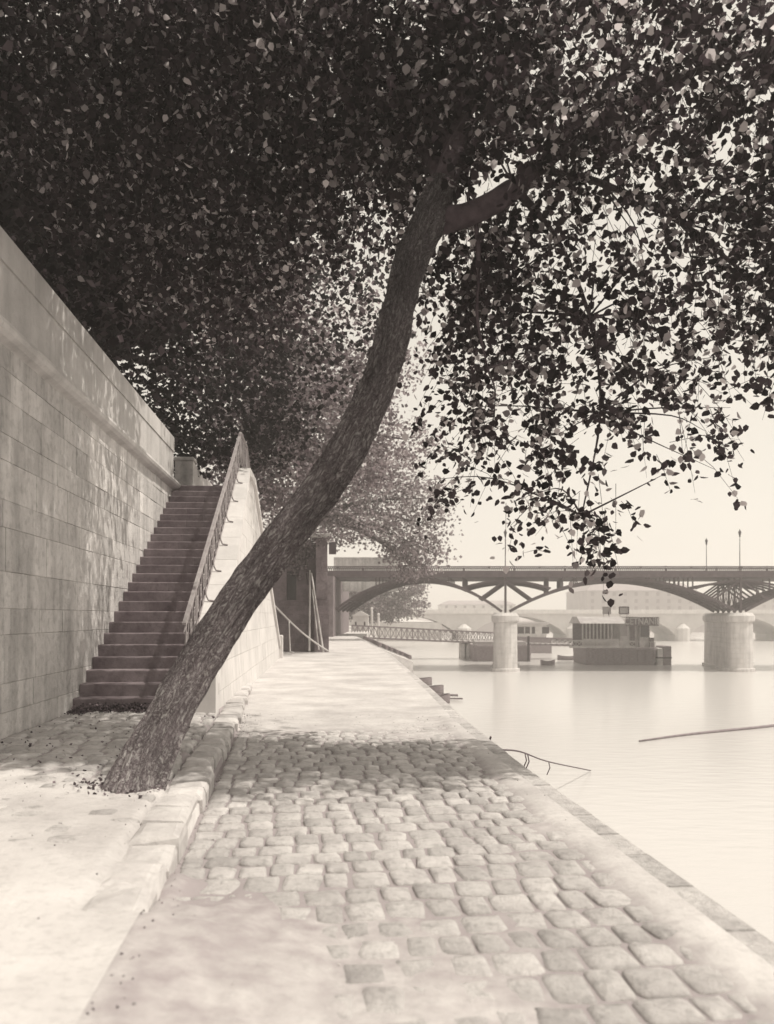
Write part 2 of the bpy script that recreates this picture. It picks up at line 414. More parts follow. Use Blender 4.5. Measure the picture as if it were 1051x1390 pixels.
def sheet(name, us, vs_, hf, mat, F=Q, parent=None, dustf=None):
    nu, nv = len(us), len(vs_)
    mb = MB(); pts = [F(*(hf(a, b))) for b in vs_ for a in us]
    me = bpy.data.meshes.new(name)
    me.from_pydata(pts, [], [(j * nu + i, j * nu + i + 1, (j + 1) * nu + i + 1, (j + 1) * nu + i) for j in range(nv - 1) for i in range(nu - 1)])
    me.polygons.foreach_set('use_smooth', [True] * len(me.polygons)); me.materials.append(mat)
    if dustf:
        at = me.attributes.new('dust', 'FLOAT', 'POINT'); at.data.foreach_set('value', [dustf(*hf(a, b)[:2]) for b in vs_ for a in us])
    o = bpy.data.objects.new(name, me); C.objects.link(o)
    if parent is not None: o.parent = parent
    return o

# ------------------------------------------------------------------ setting: water, quay, street
def interp(t, tab):
    if t <= tab[0][0]: return tab[0][1]
    for (a, x), (b, y) in zip(tab, tab[1:]):
        if t <= b: return x + (y - x) * (t - a) / (b - a)
    return tab[-1][1]
EDGE = [(-8, 2.2), (3, 2.10), (8, 2.04), (12, 2.10), (17, 2.30), (34, 2.8), (72, 2.75)]
def edge(v): return interp(v, EDGE)
KERB = [(-8, -0.62), (4.3, -0.85), (7.5, -0.98), (12, -1.16), (17.6, -1.46)]
def kerb(v): return interp(v, KERB)
STEP = 0.15
WALLU = -3.58

m, n, b = new_mat('river_water', 0.16, 0.5)
b.inputs['Base Color'].default_value = tone(0.56); b.inputs['IOR'].default_value = 1.33
tc = N(n, 'ShaderNodeTexCoord'); mp = N(n, 'ShaderNodeMapping'); mp.inputs['Scale'].default_value = (0.5, 1.3, 1)
no = N(n, 'ShaderNodeTexNoise'); no.inputs['Scale'].default_value = 2.2; no.inputs['Detail'].default_value = 5
bp = N(n, 'ShaderNodeBump'); bp.inputs['Strength'].default_value = 0.25; bp.inputs['Distance'].default_value = 0.04
n.links.new(tc.outputs['Object'], mp.inputs[0]); n.links.new(mp.outputs[0], no.inputs[0])
bp.inputs['Strength'].default_value = 0.45
n.links.new(no.outputs['Fac'], bp.inputs['Height']); n.links.new(bp.outputs[0], b.inputs['Normal'])
M['water'] = m
wm = MB(); wm.add([(-200, -30, WATER), (400, -30, WATER), (400, 700, WATER), (-200, 700, WATER)], [(0, 1, 2, 3)])
tag(wm.build('river', M['water']), kind='structure')

def sm(a, b, t):
    t = min(1, max(0, (t - a) / (b - a))); return t * t * (3 - 2 * t)
def low_dust(u, v):
    q = Vector((u * 0.9, v * 0.5, 3.1)); f = mn.noise(q) * 0.5 + mn.noise(q * 3) * 0.3; g = f + max(0, u) * -0.35
    return max(0.40 * sm(5.2 + g * 2.6, 3.3 + g * 2.6, v) + .2 * sm(3.7 + g, 2.6 + g, v), sm(9.8 + f * 2.4, 12.6 + f * 2.4, v), 0.5 * sm(0.2, 0.6, f + .1), .85 * sm(.55, .3, edge(v) - u))
def low_h(u, v):
    q = Vector((u * 0.9, v * 0.6, 3.1)); f2 = mn.noise(q * 5) * 0.5 + mn.noise(q * 9) * .3
    z = -0.018 + 0.011 * f2 + 0.036 * low_dust(u, v) + 0.014 * sm(0.55, 0.26, edge(v) - u)
    k = u - kerb(v)
    z += sm(4.9, 3.7, v + f2) * sm(0.9 + f2 * .4, 0.0, k) * 0.15
    return z
us = list(np.linspace(0, 1, 70)); vs_ = list(np.concatenate([np.linspace(-6, 2.4, 8), np.linspace(2.6, 20, 200), np.linspace(20.5, 72, 60)]))
def lowf(a, v):
    l = kerb(v) - 0.02 if v < 17.6 else max(-3.6, kerb(17.6) - (v - 17.6) * 8)
    u = l + (edge(v) - 0.20 - l) * a; return (u, v, low_h(u, v))
tag(sheet('quay_ground', us, vs_, lowf, M['dust'], dustf=low_dust), kind='structure')

def plat_dust(u, v):
    q = Vector((u * 0.9, v * 0.7, 9.1)); f = mn.noise(q) * 0.5 + mn.noise(q * 3.3) * 0.3
    return max(sm(8.0 + f * 1.6 + (u + 2) * -.3, 6.9 + f * 1.6 + (u + 2) * -.3, v), 0.4 * sm(.1, .5, f + .1))
def plat_h(u, v):
    q = Vector((u * 0.9, v * 0.7, 9.1)); f2 = mn.noise(q * 4) * 0.5 + mn.noise(q * 8) * .3
    z = STEP - 0.020 + 0.010 * f2 + 0.038 * plat_dust(u, v)
    k = kerb(v) - u
    if v < 4.6 and k < .6:
        t = sm(4.5, 3.8, v) * sm(.6, .08, k); z = z * (1 - t) + (low_h(u, v) + .003) * t
    # bank the sand below the kerb stones until they disappear under it
    if k < 0.34: z += -0.10 * sm(0.34, 0.26, k) * sm(4.2 + f2, 5.4 + f2, v)
    return z
PB = W(188, 1068, 6.66)
def platf(a, v):
    u = WALLU - 0.03 + (kerb(v) + 0.01 - WALLU + 0.03) * a
    return (u, v, plat_h(u, v) - (0.2 if a > .999 and v > 4.1 else 0))
tag(sheet('platform_ground', list(np.linspace(0, .97, 64)) + [.985, .995, 1], list(np.concatenate([np.linspace(-6, 2.4, 8), np.linspace(2.6, 17.8, 150)])), platf, M['dust'], dustf=plat_dust), kind='structure')

def stone(mb, u0, u1, v0, v1, z, dome=0.02, r=None):
    """one worn paving stone: rounded slab"""
    r = r or random; j = lambda s=0.012: r.uniform(-s, s)
    K = 12; ring = []
    cu, cv, hu, hv = (u0 + u1) / 2, (v0 + v1) / 2, (u1 - u0) / 2, (v1 - v0) / 2
    wob = [1 + r.uniform(-0.07, 0.05) for _ in range(K)]
    rot = j(0.10); tx, ty = j(0.05), j(0.04)
    vs, fs = [], []
    for li, (sc, zz) in enumerate(((1.0, -0.09), (0.99, -0.014), (0.93, -0.002), (0.62, dome * 0.75))):
        for k in range(K):
            a = 2 * math.pi * (k + 0.5) / K; e = 0.29
            c_, s_ = math.cos(a), math.sin(a)
            du = math.copysign(abs(c_) ** e, c_) * hu * sc * wob[k]; dv = math.copysign(abs(s_) ** e, s_) * hv * sc * wob[k]
            du, dv = du - dv * rot, dv + du * rot
            vs.append(Q(cu + du, cv + dv, z + zz + tx * du + ty * dv + (j(0.004) if li > 1 else 0)))
    vs.append(Q(cu, cv, z + dome))
    for l in range(3):
        for k in range(K): fs.append((l * K + k, l * K + (k + 1) % K, (l + 1) * K + (k + 1) % K, (l + 1) * K + k))
    for k in range(K): fs.append((3 * K + k, 3 * K + (k + 1) % K, 4 * K))
    mb.add(vs, fs)

mb = MB(); v = 2.2; rr = random.Random(3)
while v < 24:
    dv = rr.uniform(0.21, 0.30); u = kerb(min(v, 17)) + 0.03 - rr.random() * 0.0; end = edge(v) - 0.24
    u -= 0
    first = True
    while u < end:
        du = rr.uniform(0.15, 0.245) * (rr.uniform(0.6, 1) if first else 1); first = False
        u1 = min(u + du, end)
        if u1 - u > 0.08:
            sk = 0.10 * (u - 0.5)        # courses run slightly askew
            stone(mb, u + 0.006, u1 - 0.006, v + sk + 0.006, v + dv + sk - 0.006, rr.uniform(-0.010, 0.001), rr.uniform(0.004, 0.012), rr)
        u = u1
    v += dv
cob = mb.build('cobbled_path', M['cobble'], smooth=True); tag(cob, kind='structure')

mb = MB(); v = 5.0
while v < 17.4:
    dv = rr.uniform(0.20, 0.30); u = WALLU + 0.02; end = kerb(v) - 0.31
    if v > 12.2: u = -1.52
    while u < end:
        du = rr.uniform(0.18, 0.32); u1 = min(u + du, end)
        c = Q((u + u1) / 2, v + dv / 2, 0)
        if u1 - u > 0.08 and (c - Vector((PB.x, PB.y, 0))).length > 0.40:
            stone(mb, u + 0.008, u1 - 0.008, v + 0.008, v + dv - 0.008, STEP + rr.uniform(-0.014, 0.008), rr.uniform(0.01, 0.025), rr)
        u = u1
    v += dv
tag(mb.build('platform_cobbles', M['cobble'], smooth=True), kind='structure')

def kstone(mb, v0, v1, z, r):
    j = lambda s=0.012: r.uniform(-s, s)
    a0, a1 = kerb(v0), kerb(v1); wd = 0.30; o = j(0.028)
    vs = []; c = 0.035
    for (zz, ins) in ((-0.25, 0), (z - 0.05, 0.0), (z - 0.015, 0.018), (z, c + 0.02)):
        for (uu, vv) in ((a0 - wd + ins, v0 + ins), (a0 - ins + o, v0 + ins), (a1 - ins + o, v1 - ins), (a1 - wd + ins, v1 - ins)):
            vs.append(Q(uu + j(0.010), vv + j(0.010), zz + (j(0.010) if zz > 0 else 0)))
    # worn crown
    cc = Q((a0 + a1) / 2 - wd / 2, (v0 + v1) / 2, z + 0.012); vs.append(cc); fs = []
    for l in range(3):
        for k in range(4): fs.append((l * 4 + k, l * 4 + (k + 1) % 4, (l + 1) * 4 + (k + 1) % 4, (l + 1) * 4 + k))
    for k in range(4): fs.append((12 + k, 12 + (k + 1) % 4, 16))
    mb.add(vs, fs)
mb = MB(); v = 3.9
while v < 17.5:
    l = rr.uniform(0.26, 0.50); kstone(mb, v + 0.008, min(v + l, 17.5) - 0.008, STEP + rr.uniform(-0.035, 0.010), rr); v += l
tag(mb.build('kerb', M['kerb'], smooth=False), kind='structure')

# street above the embankment
mb = MB(); mb.box((-90, -20, 0.3), (WALLU - 0.45, 300, 4.70), Q)
tag(mb.build('street', M['joint']), kind='structure')
# the bank beyond the two stairs, carrying the far road
mb = MB(); mb.box((WALLU - 0.44, 37.8, 0.3), (-1.2, 300, 4.69), Q)
tag(mb.build('terrace', M['joint']), kind='structure')

# river wall of the quay: coping band and face down to the water
qw = thing('quay_wall', 'long low stone quay wall and flat coping along the river edge', 'wall', Q(2.1, 10, WATER), TH)
cp = MB(); v = -6.0
while v < 72:
    l = rr.uniform(0.4, 0.9); a, b_ = v + 0.005, v + l - 0.005; c = 0.02; z1 = 0.006 + rr.uniform(-0.004, 0.004)
    P = lambda s, vv, zz: Q(edge(vv) + s, vv, zz)
    vs = [P(-.22, a, -.3), P(0, a, -.3), P(0, b_, -.3), P(-.22, b_, -.3), P(-.22, a, z1 - c), P(0, a, z1 - c), P(0, b_, z1 - c), P(-.22, b_, z1 - c),
          P(-.21, a + .01, z1), P(-c, a + .01, z1), P(-c, b_ - .01, z1), P(-.21, b_ - .01, z1)]
    cp.add(vs, [(3, 2, 1, 0), (8, 9, 10, 11)] + [(k * 4 + i, k * 4 + (i + 1) % 4, k * 4 + 4 + (i + 1) % 4, k * 4 + 4 + i) for k in range(2) for i in range(4)])
    v += l
cp.build('coping', M['cobble'], qw)
fc = MB()
knots = [-6, 3, 8, 12, 17, 34, 72]
for a, b_ in zip(knots, knots[1:]):
    p0, p1 = Q(edge(a) - 0.03, a, -.3), Q(edge(b_) - 0.03, b_, -.3); d = p1 - p0; L_ = d.length; d.normalize(); nrm = Vector((d.y, -d.x, 0))
    base = p0 - Vector((0, 0, 2.9)); fc.hexa([base - nrm * .4, base, base + d * L_, base + d * L_ - nrm * .4] + [q + Vector((0, 0, 2.9)) for q in (base - nrm * .4, base, base + d * L_, base + d * L_ - nrm * .4)])
    ashlar(fc, base, d, (0, 0, 1), nrm, L_, 2.9, [0.36] * 9, 0.7, 1.3, seed=int(a) + 40)
fc.build('face', M['wall'], qw)

# ------------------------------------------------------------------ embankment wall
ew = thing('embankment_wall', 'tall pale ashlar retaining wall with parapet rising along the left side', 'wall', Q(WALLU, 8, 0), TH)
mb = MB()
V0, V1 = -4.0, 20.6
rows = [0.44, 0.33, 0.55, 0.30, 0.42, 0.50, 0.31, 0.45, 0.30, 0.40, 0.33, 0.40, 0.3]
mb.box((WALLU - 0.5, V0, -0.2), (WALLU - 0.01, V1, 4.62), Q)
ashlar(mb, Q(WALLU, V0, -0.02), Q(0, 1, 0), (0, 0, 1), Q(1, 0, 0), V1 - V0, 4.62, rows, 0.40, 1.35, gap=0.005, depth=0.006, jitter=0.006, seed=5)
mb.build('wall_face', M['wall'], ew)
mb = MB()     # string course under the parapet
prof = [(0.0, 4.56), (0.03, 4.575), (0.10, 4.60), (0.15, 4.64), (0.17, 4.69), (0.16, 4.74), (0.12, 4.77), (0.02, 4.78), (-0.5, 4.78), (-0.5, 4.56)]
v = V0
while v < V1 - 0.01:
    l = min(rr.uniform(1.3, 2.0), V1 - v)
    mb.prism(prof, lambda p, v=v: Q(WALLU + p[0], v + 0.002, p[1]), lambda p, v=v, l=l: Q(WALLU + p[0], v + l - 0.002, p[1])); v += l
mb.build('string_course', M['parapet'], ew)
mb = MB(); v = V0
while v < V1 - 0.01:
    l = min(rr.uniform(1.2, 2.1), V1 - v); mb.bev((WALLU - 0.42, v + .003, 4.782), (WALLU + 0.0, v + l - .003, 5.50), Q, 0.006); v += l
v = V0
while v < V1 - 0.01:
    l = min(rr.uniform(1.2, 2.1), V1 - v); mb.bev((WALLU - 0.44, v + .003, 5.503), (WALLU + 0.02, v + l - .003, 5.87), Q, 0.02); v += l
mb.build('parapet', M['parapet'], ew)
# second length of parapet past the landing
pw = thing('parapet_wall', 'pale parapet wall and end pillar seen past the top of the stairs', 'wall', Q(WALLU, 24, 4.7), TH)
mb = MB(); v = 23.9
while v < 37.5:
    l = rr.uniform(1.3, 2.0); mb.bev((WALLU - 0.42, v + .003, 3.2), (WALLU, v + l - .003, 5.86), Q, 0.02); v += l
mb.build('parapet', M['parapet'], pw)
mb = MB(); mb.bev((WALLU - 0.46, 23.45, 4.70), (WALLU + 0.03, 23.89, 5.84), Q, 0.02); mb.bev((WALLU - 0.50, 23.41, 5.843), (WALLU + 0.07, 23.93, 5.93), Q, 0.02)
mb.build('pillar', M['wall'], pw)

# ------------------------------------------------------------------ double stair
NST, V_F, V_T = 25, 12.35, 20.6
RISE = (4.70 - STEP) / NST; TR = (V_T - V_F) / (NST - 1)
INU, OUTU = -1.98, -1.80      # inner face of the string wall, its outer face at the top (battered below)
st = thing('stone_staircase', 'straight flight of worn stone steps climbing against the pale embankment wall', 'staircase', Q(-2.8, V_F, STEP), TH)
mb = MB()
for i in range(NST):
    z1 = STEP + (i + 1) * RISE; v0 = V_F + i * TR
    v1 = v0 + TR + 0.05 if i < NST - 1 else 22.4
    wdn = WALLU + 0.012
    # tread slab with a worn rounded nosing
    u0, u1 = wdn, INU - 0.004; c = 0.018
    P = [(v0 - 0.02, z1 - RISE * 0.999), (v0 - 0.02, z1 - c), (v0 - 0.014, z1 - 0.005), (v0 + 0.004, z1), (v1, z1), (v1, z1 - RISE * 0.999)]
    segs = [u0, u0 + rr.uniform(0.5, 1.1), u1]
    for a, b_ in zip(segs, segs[1:]):
        mb.prism(P, lambda p, a=a: Q(a + 0.001, p[0], p[1]), lambda p, b_=b_: Q(b_ - 0.001, p[0], p[1]))
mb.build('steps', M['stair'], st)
# solid mass below
mb = MB(); mb.prism([(V_F + 0.06, 0), (V_T + 0.05, 4.45), (22.4, 4.45), (31, 0)], lambda p: Q(WALLU + 0.02, p[0], p[1]), lambda p: Q(INU - 0.01, p[0], p[1]))
mb.build('masonry_core', M['joint'], st)
# descending flight beyond the landing
mb = MB()
for i in range(NST):
    z1 = 4.69 - i * RISE; v0 = 22.41 + i * TR
    mb.box((WALLU + 0.03, v0, z1 - RISE), (INU - 0.004, v0 + TR + 0.03, z1), Q)
mb.build('far_steps', M['stair'], st)

SL = (4.70 - STEP) / (V_T - V_F)
def ztop(v):
    if v < V_T: return STEP + 0.28 + (v - V_F) * SL
    if v < 22.3: return 4.98
    return 4.98 - (v - 22.3) * SL
V_END = 30.6
def outu(z): return OUTU + (4.9 - z) * 0.055
mb = MB(); prof_v = [V_F - 0.1, V_T, 22.3, V_END]
# battered outer face in courses, clipped by the slope
def face_pt(v, z): return Q(outu(z) - 0.012, v, z)
zs = [-0.05 + 0.42 * i for i in range(13)]
r2 = random.Random(9)
def slope_span(z):   # v range where the wall is at least z high
    if z <= 0.3: return V_F - 0.1, V_END
    return max(V_F - 0.1, V_F + (z - STEP - 0.28) / SL), min(V_END, 22.3 + (4.98 - z) / SL)
for z0, z1 in zip(zs, zs[1:]):
    z1 = min(z1, 4.98)
    if z0 >= 4.97: break
    a0, b0 = slope_span(z0); a1, b1 = slope_span(z1)
    cuts = [a0]; x = a0
    while x < b0:
        x += r2.uniform(0.8, 1.5); cuts.append(min(x, b0))
    for c0, c1 in zip(cuts, cuts[1:]):
        t0, t1 = min(max(c0, a1), b1), min(max(c1, a1), b1)
        if c1 - c0 < 0.02: continue
        g = 0.003
        O = lambda v, z, n_: Q(outu(z) + n_, v, z)
        o = r2.uniform(-.002, .002)
        vs = [O(c0 + g, z0 + g, o), O(c1 - g, z0 + g, o), O(max(t1 - g, t0 + g), z1 - g, o), O(t0 + g, z1 - g, o)]
        bk = [p - Q(0.02, 0, 0) for p in vs]
        mb.add(vs + bk, [(0, 1, 2, 3), (0, 4, 5, 1), (1, 5, 6, 2), (2, 6, 7, 3), (3, 7, 4, 0)])
core = [(V_F - 0.1, 0), (V_F - 0.1, ztop(V_F - 0.1)), (V_T, ztop(V_T)), (22.3, ztop(22.3)), (V_END, ztop(V_END)), (V_END, 0)]
mb.prism(core, lambda p: Q(INU, p[0], p[1]), lambda p: Q(outu(p[1]) - 0.015, p[0], p[1]))
rw = thing('stair_wall', 'bright battered stone wall carrying the stair railing, sloping both ways', 'wall', Q(-1.7, 20, 0), TH)
mb.build('wall_face', M['ramp'], rw)
mb = MB()     # coping stones following the slope, overhanging the outer face
def coping_seg(v0, v1):
    z0, z1 = ztop(v0), ztop(v1); t = 0.17
    a, b_ = INU - 0.03, OUTU + 0.07
    mb.hexa([Q(a, v0, z0 + 0.003), Q(b_ + (4.9 - z0) * .055, v0, z0 + 0.003), Q(b_ + (4.9 - z1) * .055, v1, z1 + 0.003), Q(a, v1, z1 + 0.003),
             Q(a, v0, z0 + t), Q(b_ + (4.9 - z0) * .055, v0, z0 + t), Q(b_ + (4.9 - z1) * .055, v1, z1 + t), Q(a, v1, z1 + t)])
for (a, b_, nn) in ((V_F - 0.1, V_T, 9), (V_T, 22.3, 2), (22.3, V_END, 9)):
    for i in range(nn): coping_seg(a + (b_ - a) * i / nn + 0.004, a + (b_ - a) * (i + 1) / nn - 0.004)
mb.build('coping', M['ramp'], rw)
mb = MB(); mb.bev((INU - 0.06, V_F - 0.45, 0), (outu(0.3) + 0.06, V_F - 0.102, 0.72), Q, 0.03)
mb.build('newel', M['ramp'], rw)
mb = MB(); mb.bev((INU - 0.06, V_END + 0.002, 0), (outu(0.3) + 0.12, V_END + 0.6, 0.85), Q, 0.03)
mb.build('far_newel', M['ramp'], rw)

# iron railing on the inner edge of the coping
ir = thing('iron_railing', 'dark iron handrail with curved posts and scrolled panel on the stair wall', 'railing', Q(INU, 16, 2), TH)
RU = INU + 0.00
def zc(v): return ztop(v) + 0.17
HR = 0.86
mb = MB(); line = [V_F - 0.1, V_T, 22.3, V_END]
for a, b_ in zip(line, line[1:]):
    mb.bar(Q(RU, a, zc(a) + HR), Q(RU, b_, zc(b_) + HR), 0.055, 0.03)
mb.build('handrail', M['rail'], ir)
mb = MB()
for off in (0.12, HR - 0.12):
    for a, b_ in zip(line, line[1:]): mb.bar(Q(RU, a, zc(a) + off), Q(RU, b_, zc(b_) + off), 0.018, 0.018)
mb.build('rail_bar', M['rail'], ir)
posts = [V_F + 0.05 + i * 1.03 for i in range(9)] + [21.4, 22.3] + [23.3 + i * 1.03 for i in range(7)]
for pv in posts:
    mb = MB(); z = zc(pv)
    mb.tube([Q(RU, pv, z + HR), Q(RU, pv, z + 0.30), Q(RU + 0.01, pv, z + 0.12), Q(RU + 0.05, pv, z + 0.03), Q(RU + 0.15, pv, z + 0.012)], 0.016, 6)
    mb.build('post', M['rail'], ir)
# scrolled panels between the posts
for a, b_ in zip(posts, posts[1:]):
    mb = MB(); k = 3; za = lambda t: zc(a + (b_ - a) * t)
    for i in range(k):
        t0, t1 = (i + 0.05) / k, (i + 0.95) / k
        for (p, q) in (((t0, .14), (t1, HR - .14)), ((t1, .14), (t0, HR - .14))):
            A = Q(RU, a + (b_ - a) * p[0], za(p[0]) + p[1]); B = Q(RU, a + (b_ - a) * q[0], za(q[0]) + q[1]); mb.bar(A, B, 0.010)
        cv_ = (t0 + t1) / 2; cz = za(cv_) + HR / 2; cvv = a + (b_ - a) * cv_
        mb.tube([Q(RU, cvv + 0.085 * math.cos(s), cz + 0.13 * math.sin(s)) for s in np.linspace(0, 2 * math.pi, 13)], 0.007, 5, False)
    mb.build('scroll_panel', M['rail'], ir)

# dead leaves swept against the bottom step
pos = []
for i in range(1500):
    u = rr.uniform(WALLU + 0.05, -2.2); v = V_F - 0.02 - abs(rr.gauss(0, 0.16)) - max(0, (-3.2 - u)) * rr.random() * 1.2
    pos.append(Q(u, v, STEP + 0.02 + 0.10 * rr.random() * math.exp(-((V_F - v) / 0.25) ** 2)))
for i in range(150):
    pos.append(Q(rr.uniform(WALLU + .05, -1.4), rr.uniform(6.8, 12), STEP + 0.012))
for i in range(420):
    a = rr.uniform(0, 6.28); d = .22 + abs(rr.gauss(0, .16)); x, y = PB.x + math.cos(a) * d * 1.1, PB.y + .1 + math.sin(a) * d; u, v = x * CT + y * ST, -x * ST + y * CT
    if u < kerb(v) - .32: pos.append(Vector((x, y, plat_h(u, v) + .008)))
o = fast_mesh('leaf_litter', leaf_verts(np.array([tuple(p) for p in pos]), 0.036, LEAF4, 0.0), 4, M['litter']); tag(o, 'dead leaves swept against the bottom step', 'leaves', kind='stuff')

pts = []
for i in range(1500):
    v = rr.uniform(2.6, 13); t = rr.random()
    if v < 5.0 and rr.random() < .75: continue
    if t < .45: u = kerb(v) + abs(rr.gauss(0, .12)) + .01; z = low_h(u, v)
    elif t < .7: u = rr.uniform(kerb(v), edge(v) - .2); z = low_h(u, v)
    else: u = rr.uniform(WALLU, kerb(v) - .3); z = plat_h(u, v)
    pts.append((tuple(Q(u, v, z + .004)), rr.uniform(.003, .009) * (1.8 if rr.random() < .04 else 1)))
gm = MB()
for p, s_ in pts:
    p = Vector(p); k = [Vector((rr.uniform(-1, 1), rr.uniform(-1, 1), 0)).normalized() * s_ * rr.uniform(.6, 1.2) for _ in range(1)][0]; q = Vector((-k.y, k.x, 0)) * rr.uniform(.5, 1)
    gm.add([p - k, p - q, p + k, p + q, p + Vector((0, 0, s_ * .7)), p - Vector((0, 0, s_))], [(0, 1, 4), (1, 2, 4), (2, 3, 4), (3, 0, 4), (1, 0, 5), (2, 1, 5), (3, 2, 5), (0, 3, 5)])
tag(gm.build('gravel', surf('loose_grit', 0.12, 0.5, 9, island=.5, bump=.2)), 'loose grit and pebbles scattered on the quay paving', 'gravel', kind='stuff')

# ------------------------------------------------------------------ trees
def crown(parent, blobs, size, mat, shape=LEAF4, per=14, sigma=0.2, hollow=0.35, droop=0.5):
    pts = np.concatenate([blob_points(c, r, n_, per, sigma, hollow) for c, r, n_ in blobs])
    return fast_mesh('crown', leaf_verts(pts, size, shape, droop), len(shape), mat, parent)

# the leaning tree
lt = thing('leaning_tree', 'big furrowed tree leaning over the quay beside the stairs, leafy crown overhead', 'tree', (PB.x, PB.y, STEP))
D = 7.0
trunk = [(W(168, 1118, 6.50), .235), (W(189, 1055, 6.70), .205), (W(233, 965, 6.90), .182), (W(283, 880, 7.1), .172), (W(338, 795, 7.2), .166), (W(392, 722, 7.3), .166), (W(443, 655, 7.4), .172),
         (W(487, 580, 7.5), .164), (W(519, 505, 7.6), .156), (W(540, 425, 7.7), .146), (W(556, 360, 7.8), .150), (W(582, 300, 7.9), .160), (W(600, 250, 8.0), .14)]
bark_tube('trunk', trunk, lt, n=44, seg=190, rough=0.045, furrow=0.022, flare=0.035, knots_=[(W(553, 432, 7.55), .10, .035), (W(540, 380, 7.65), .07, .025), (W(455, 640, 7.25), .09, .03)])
limbs = {
 'up': [(W(600, 262, 8.0), 0.122), (W(618, 200, 8.1), 0.101), (W(632, 130, 8.3), 0.086), (W(640, 30, 8.6), 0.072), (W(655, -120, 9.0), 0.050), (W(640, -260, 9.4), 0.022)],
 'right': [(W(598, 300, 7.95), 0.122), (W(640, 290, 7.9), 0.108), (W(690, 262, 7.8), 0.097), (W(755, 212, 8.6), 0.052), (W(840, 150, 8.5), 0.043), (W(950, 95, 8.4), 0.035), (W(1080, 60, 8.3), 0.026), (W(1250, 40, 8.1), 0.008)],
 'right_low': [(W(735, 230, 8.65), 0.039), (W(820, 250, 8.9), 0.032), (W(920, 300, 9.3), 0.026), (W(1020, 380, 9.7), 0.019), (W(1120, 480, 10.1), 0.008)],
 'hang': [(W(700, 256, 7.85), 0.043), (W(760, 330, 9), 0.019), (W(800, 430, 9.2), 0.015), (W(815, 560, 9.3), 0.010), (W(790, 700, 9.4), 0.004)],
 'twig': [(W(645, 288, 7.95), 0.022), (W(650, 360, 7.9), 0.016), (W(648, 430, 7.85), 0.012), (W(662, 500, 7.85), 0.004)],
 'left': [(W(618, 205, 8.1), 0.058), (W(570, 150, 8.2), 0.050), (W(480, 122, 8.4), 0.040), (W(360, 110, 8.8), 0.029), (W(220, 60, 9.2), 0.011)],
 'back': [(W(606, 250, 8.0), 0.086), (W(560, 180, 8.8), 0.072), (W(480, 120, 10.0), 0.058), (W(380, 90, 11.5), 0.036), (W(280, 60, 13.0), 0.014)],
 'top_right': [(W(632, 130, 8.3), 0.065), (W(720, 60, 8.5), 0.050), (W(830, -30, 8.8), 0.036), (W(960, -120, 9.0), 0.014)],
}
for k in limbs: bark_tube('limb', limbs[k], lt, n=8, seg=14, rough=0.06, furrow=0.006).data.materials[0] = M['limb_bark']

B = []
def nb(x, y, d, rx, rz, n_, ry=None): B.append((tuple(W(x, y, d)), (rx, ry or rx * 1.6, rz), int(n_ * (.66 if x > 645 and n_ > 200 else 1))))
# right-hand spread over the water
nb(700, 50, 8.6, 1.0, 0.7, 1300); nb(820, 50, 8.2, 1.1, 0.7, 1150); nb(960, 40, 8.0, 1.1, 0.7, 1900); nb(1090, 110, 7.9, 0.9, 1.0, 2000); nb(650, 0, 8.4, 1.0, .6, 1300); nb(860, 0, 8.2, 1.2, .5, 1300)
nb(700, 220, 8.0, 0.8, 0.5, 1300); nb(760, 150, 7.8, 0.9, 0.5, 1000); nb(820, 200, 7.6, .7, .35, 480); nb(900, 160, 8.0, 1.0, 0.6, 1300); nb(1020, 230, 8.2, 0.8, 0.8, 1700); nb(1070, 300, 8.2, .6, 1.0, 1500)
nb(690, 340, 8.6, 0.7, 0.5, 1100); nb(780, 380, 8.6, 0.7, 0.45, 650); nb(880, 320, 8.6, 0.7, 0.4, 560); nb(960, 380, 8.8, 0.8, 0.6, 950); nb(1040, 410, 8.8, 0.6, 0.7, 850)
nb(700, 450, 8.8, 0.8, 0.5, 850); nb(790, 480, 8.7, 0.7, 0.5, 650); nb(880, 460, 8.8, 0.7, 0.45, 480); nb(960, 500, 8.9, 0.7, 0.35, 420); nb(1080, 440, 8.8, 0.5, 0.6, 560)
nb(700, 550, 8.8, 0.6, 0.5, 430); nb(780, 570, 8.7, 0.6, 0.4, 400); nb(870, 545, 8.8, 0.6, 0.3, 220); nb(740, 650, 8.6, 0.6, 0.4, 300); nb(790, 690, 8.6, 0.45, 0.35, 190); nb(815, 745, 8.6, 0.25, 0.16, 90)
nb(930, 590, 8.9, 0.5, 0.3, 130); nb(980, 640, 8.9, 0.3, 0.12, 22); nb(690, 710, 8.6, 0.4, 0.35, 40); nb(660, 630, 8.8, 0.4, 0.4, 110); nb(1000, 560, 9.0, .4, .2, 70); nb(905, 640, 8.9, .1, .12, 14)
nb(640, 370, 9.4, 0.6, 0.8, 900); nb(635, 470, 9.8, 0.6, 0.6, 520); nb(620, 570, 10, .5, .5, 260); nb(600, 650, 10, .4, .4, 90)
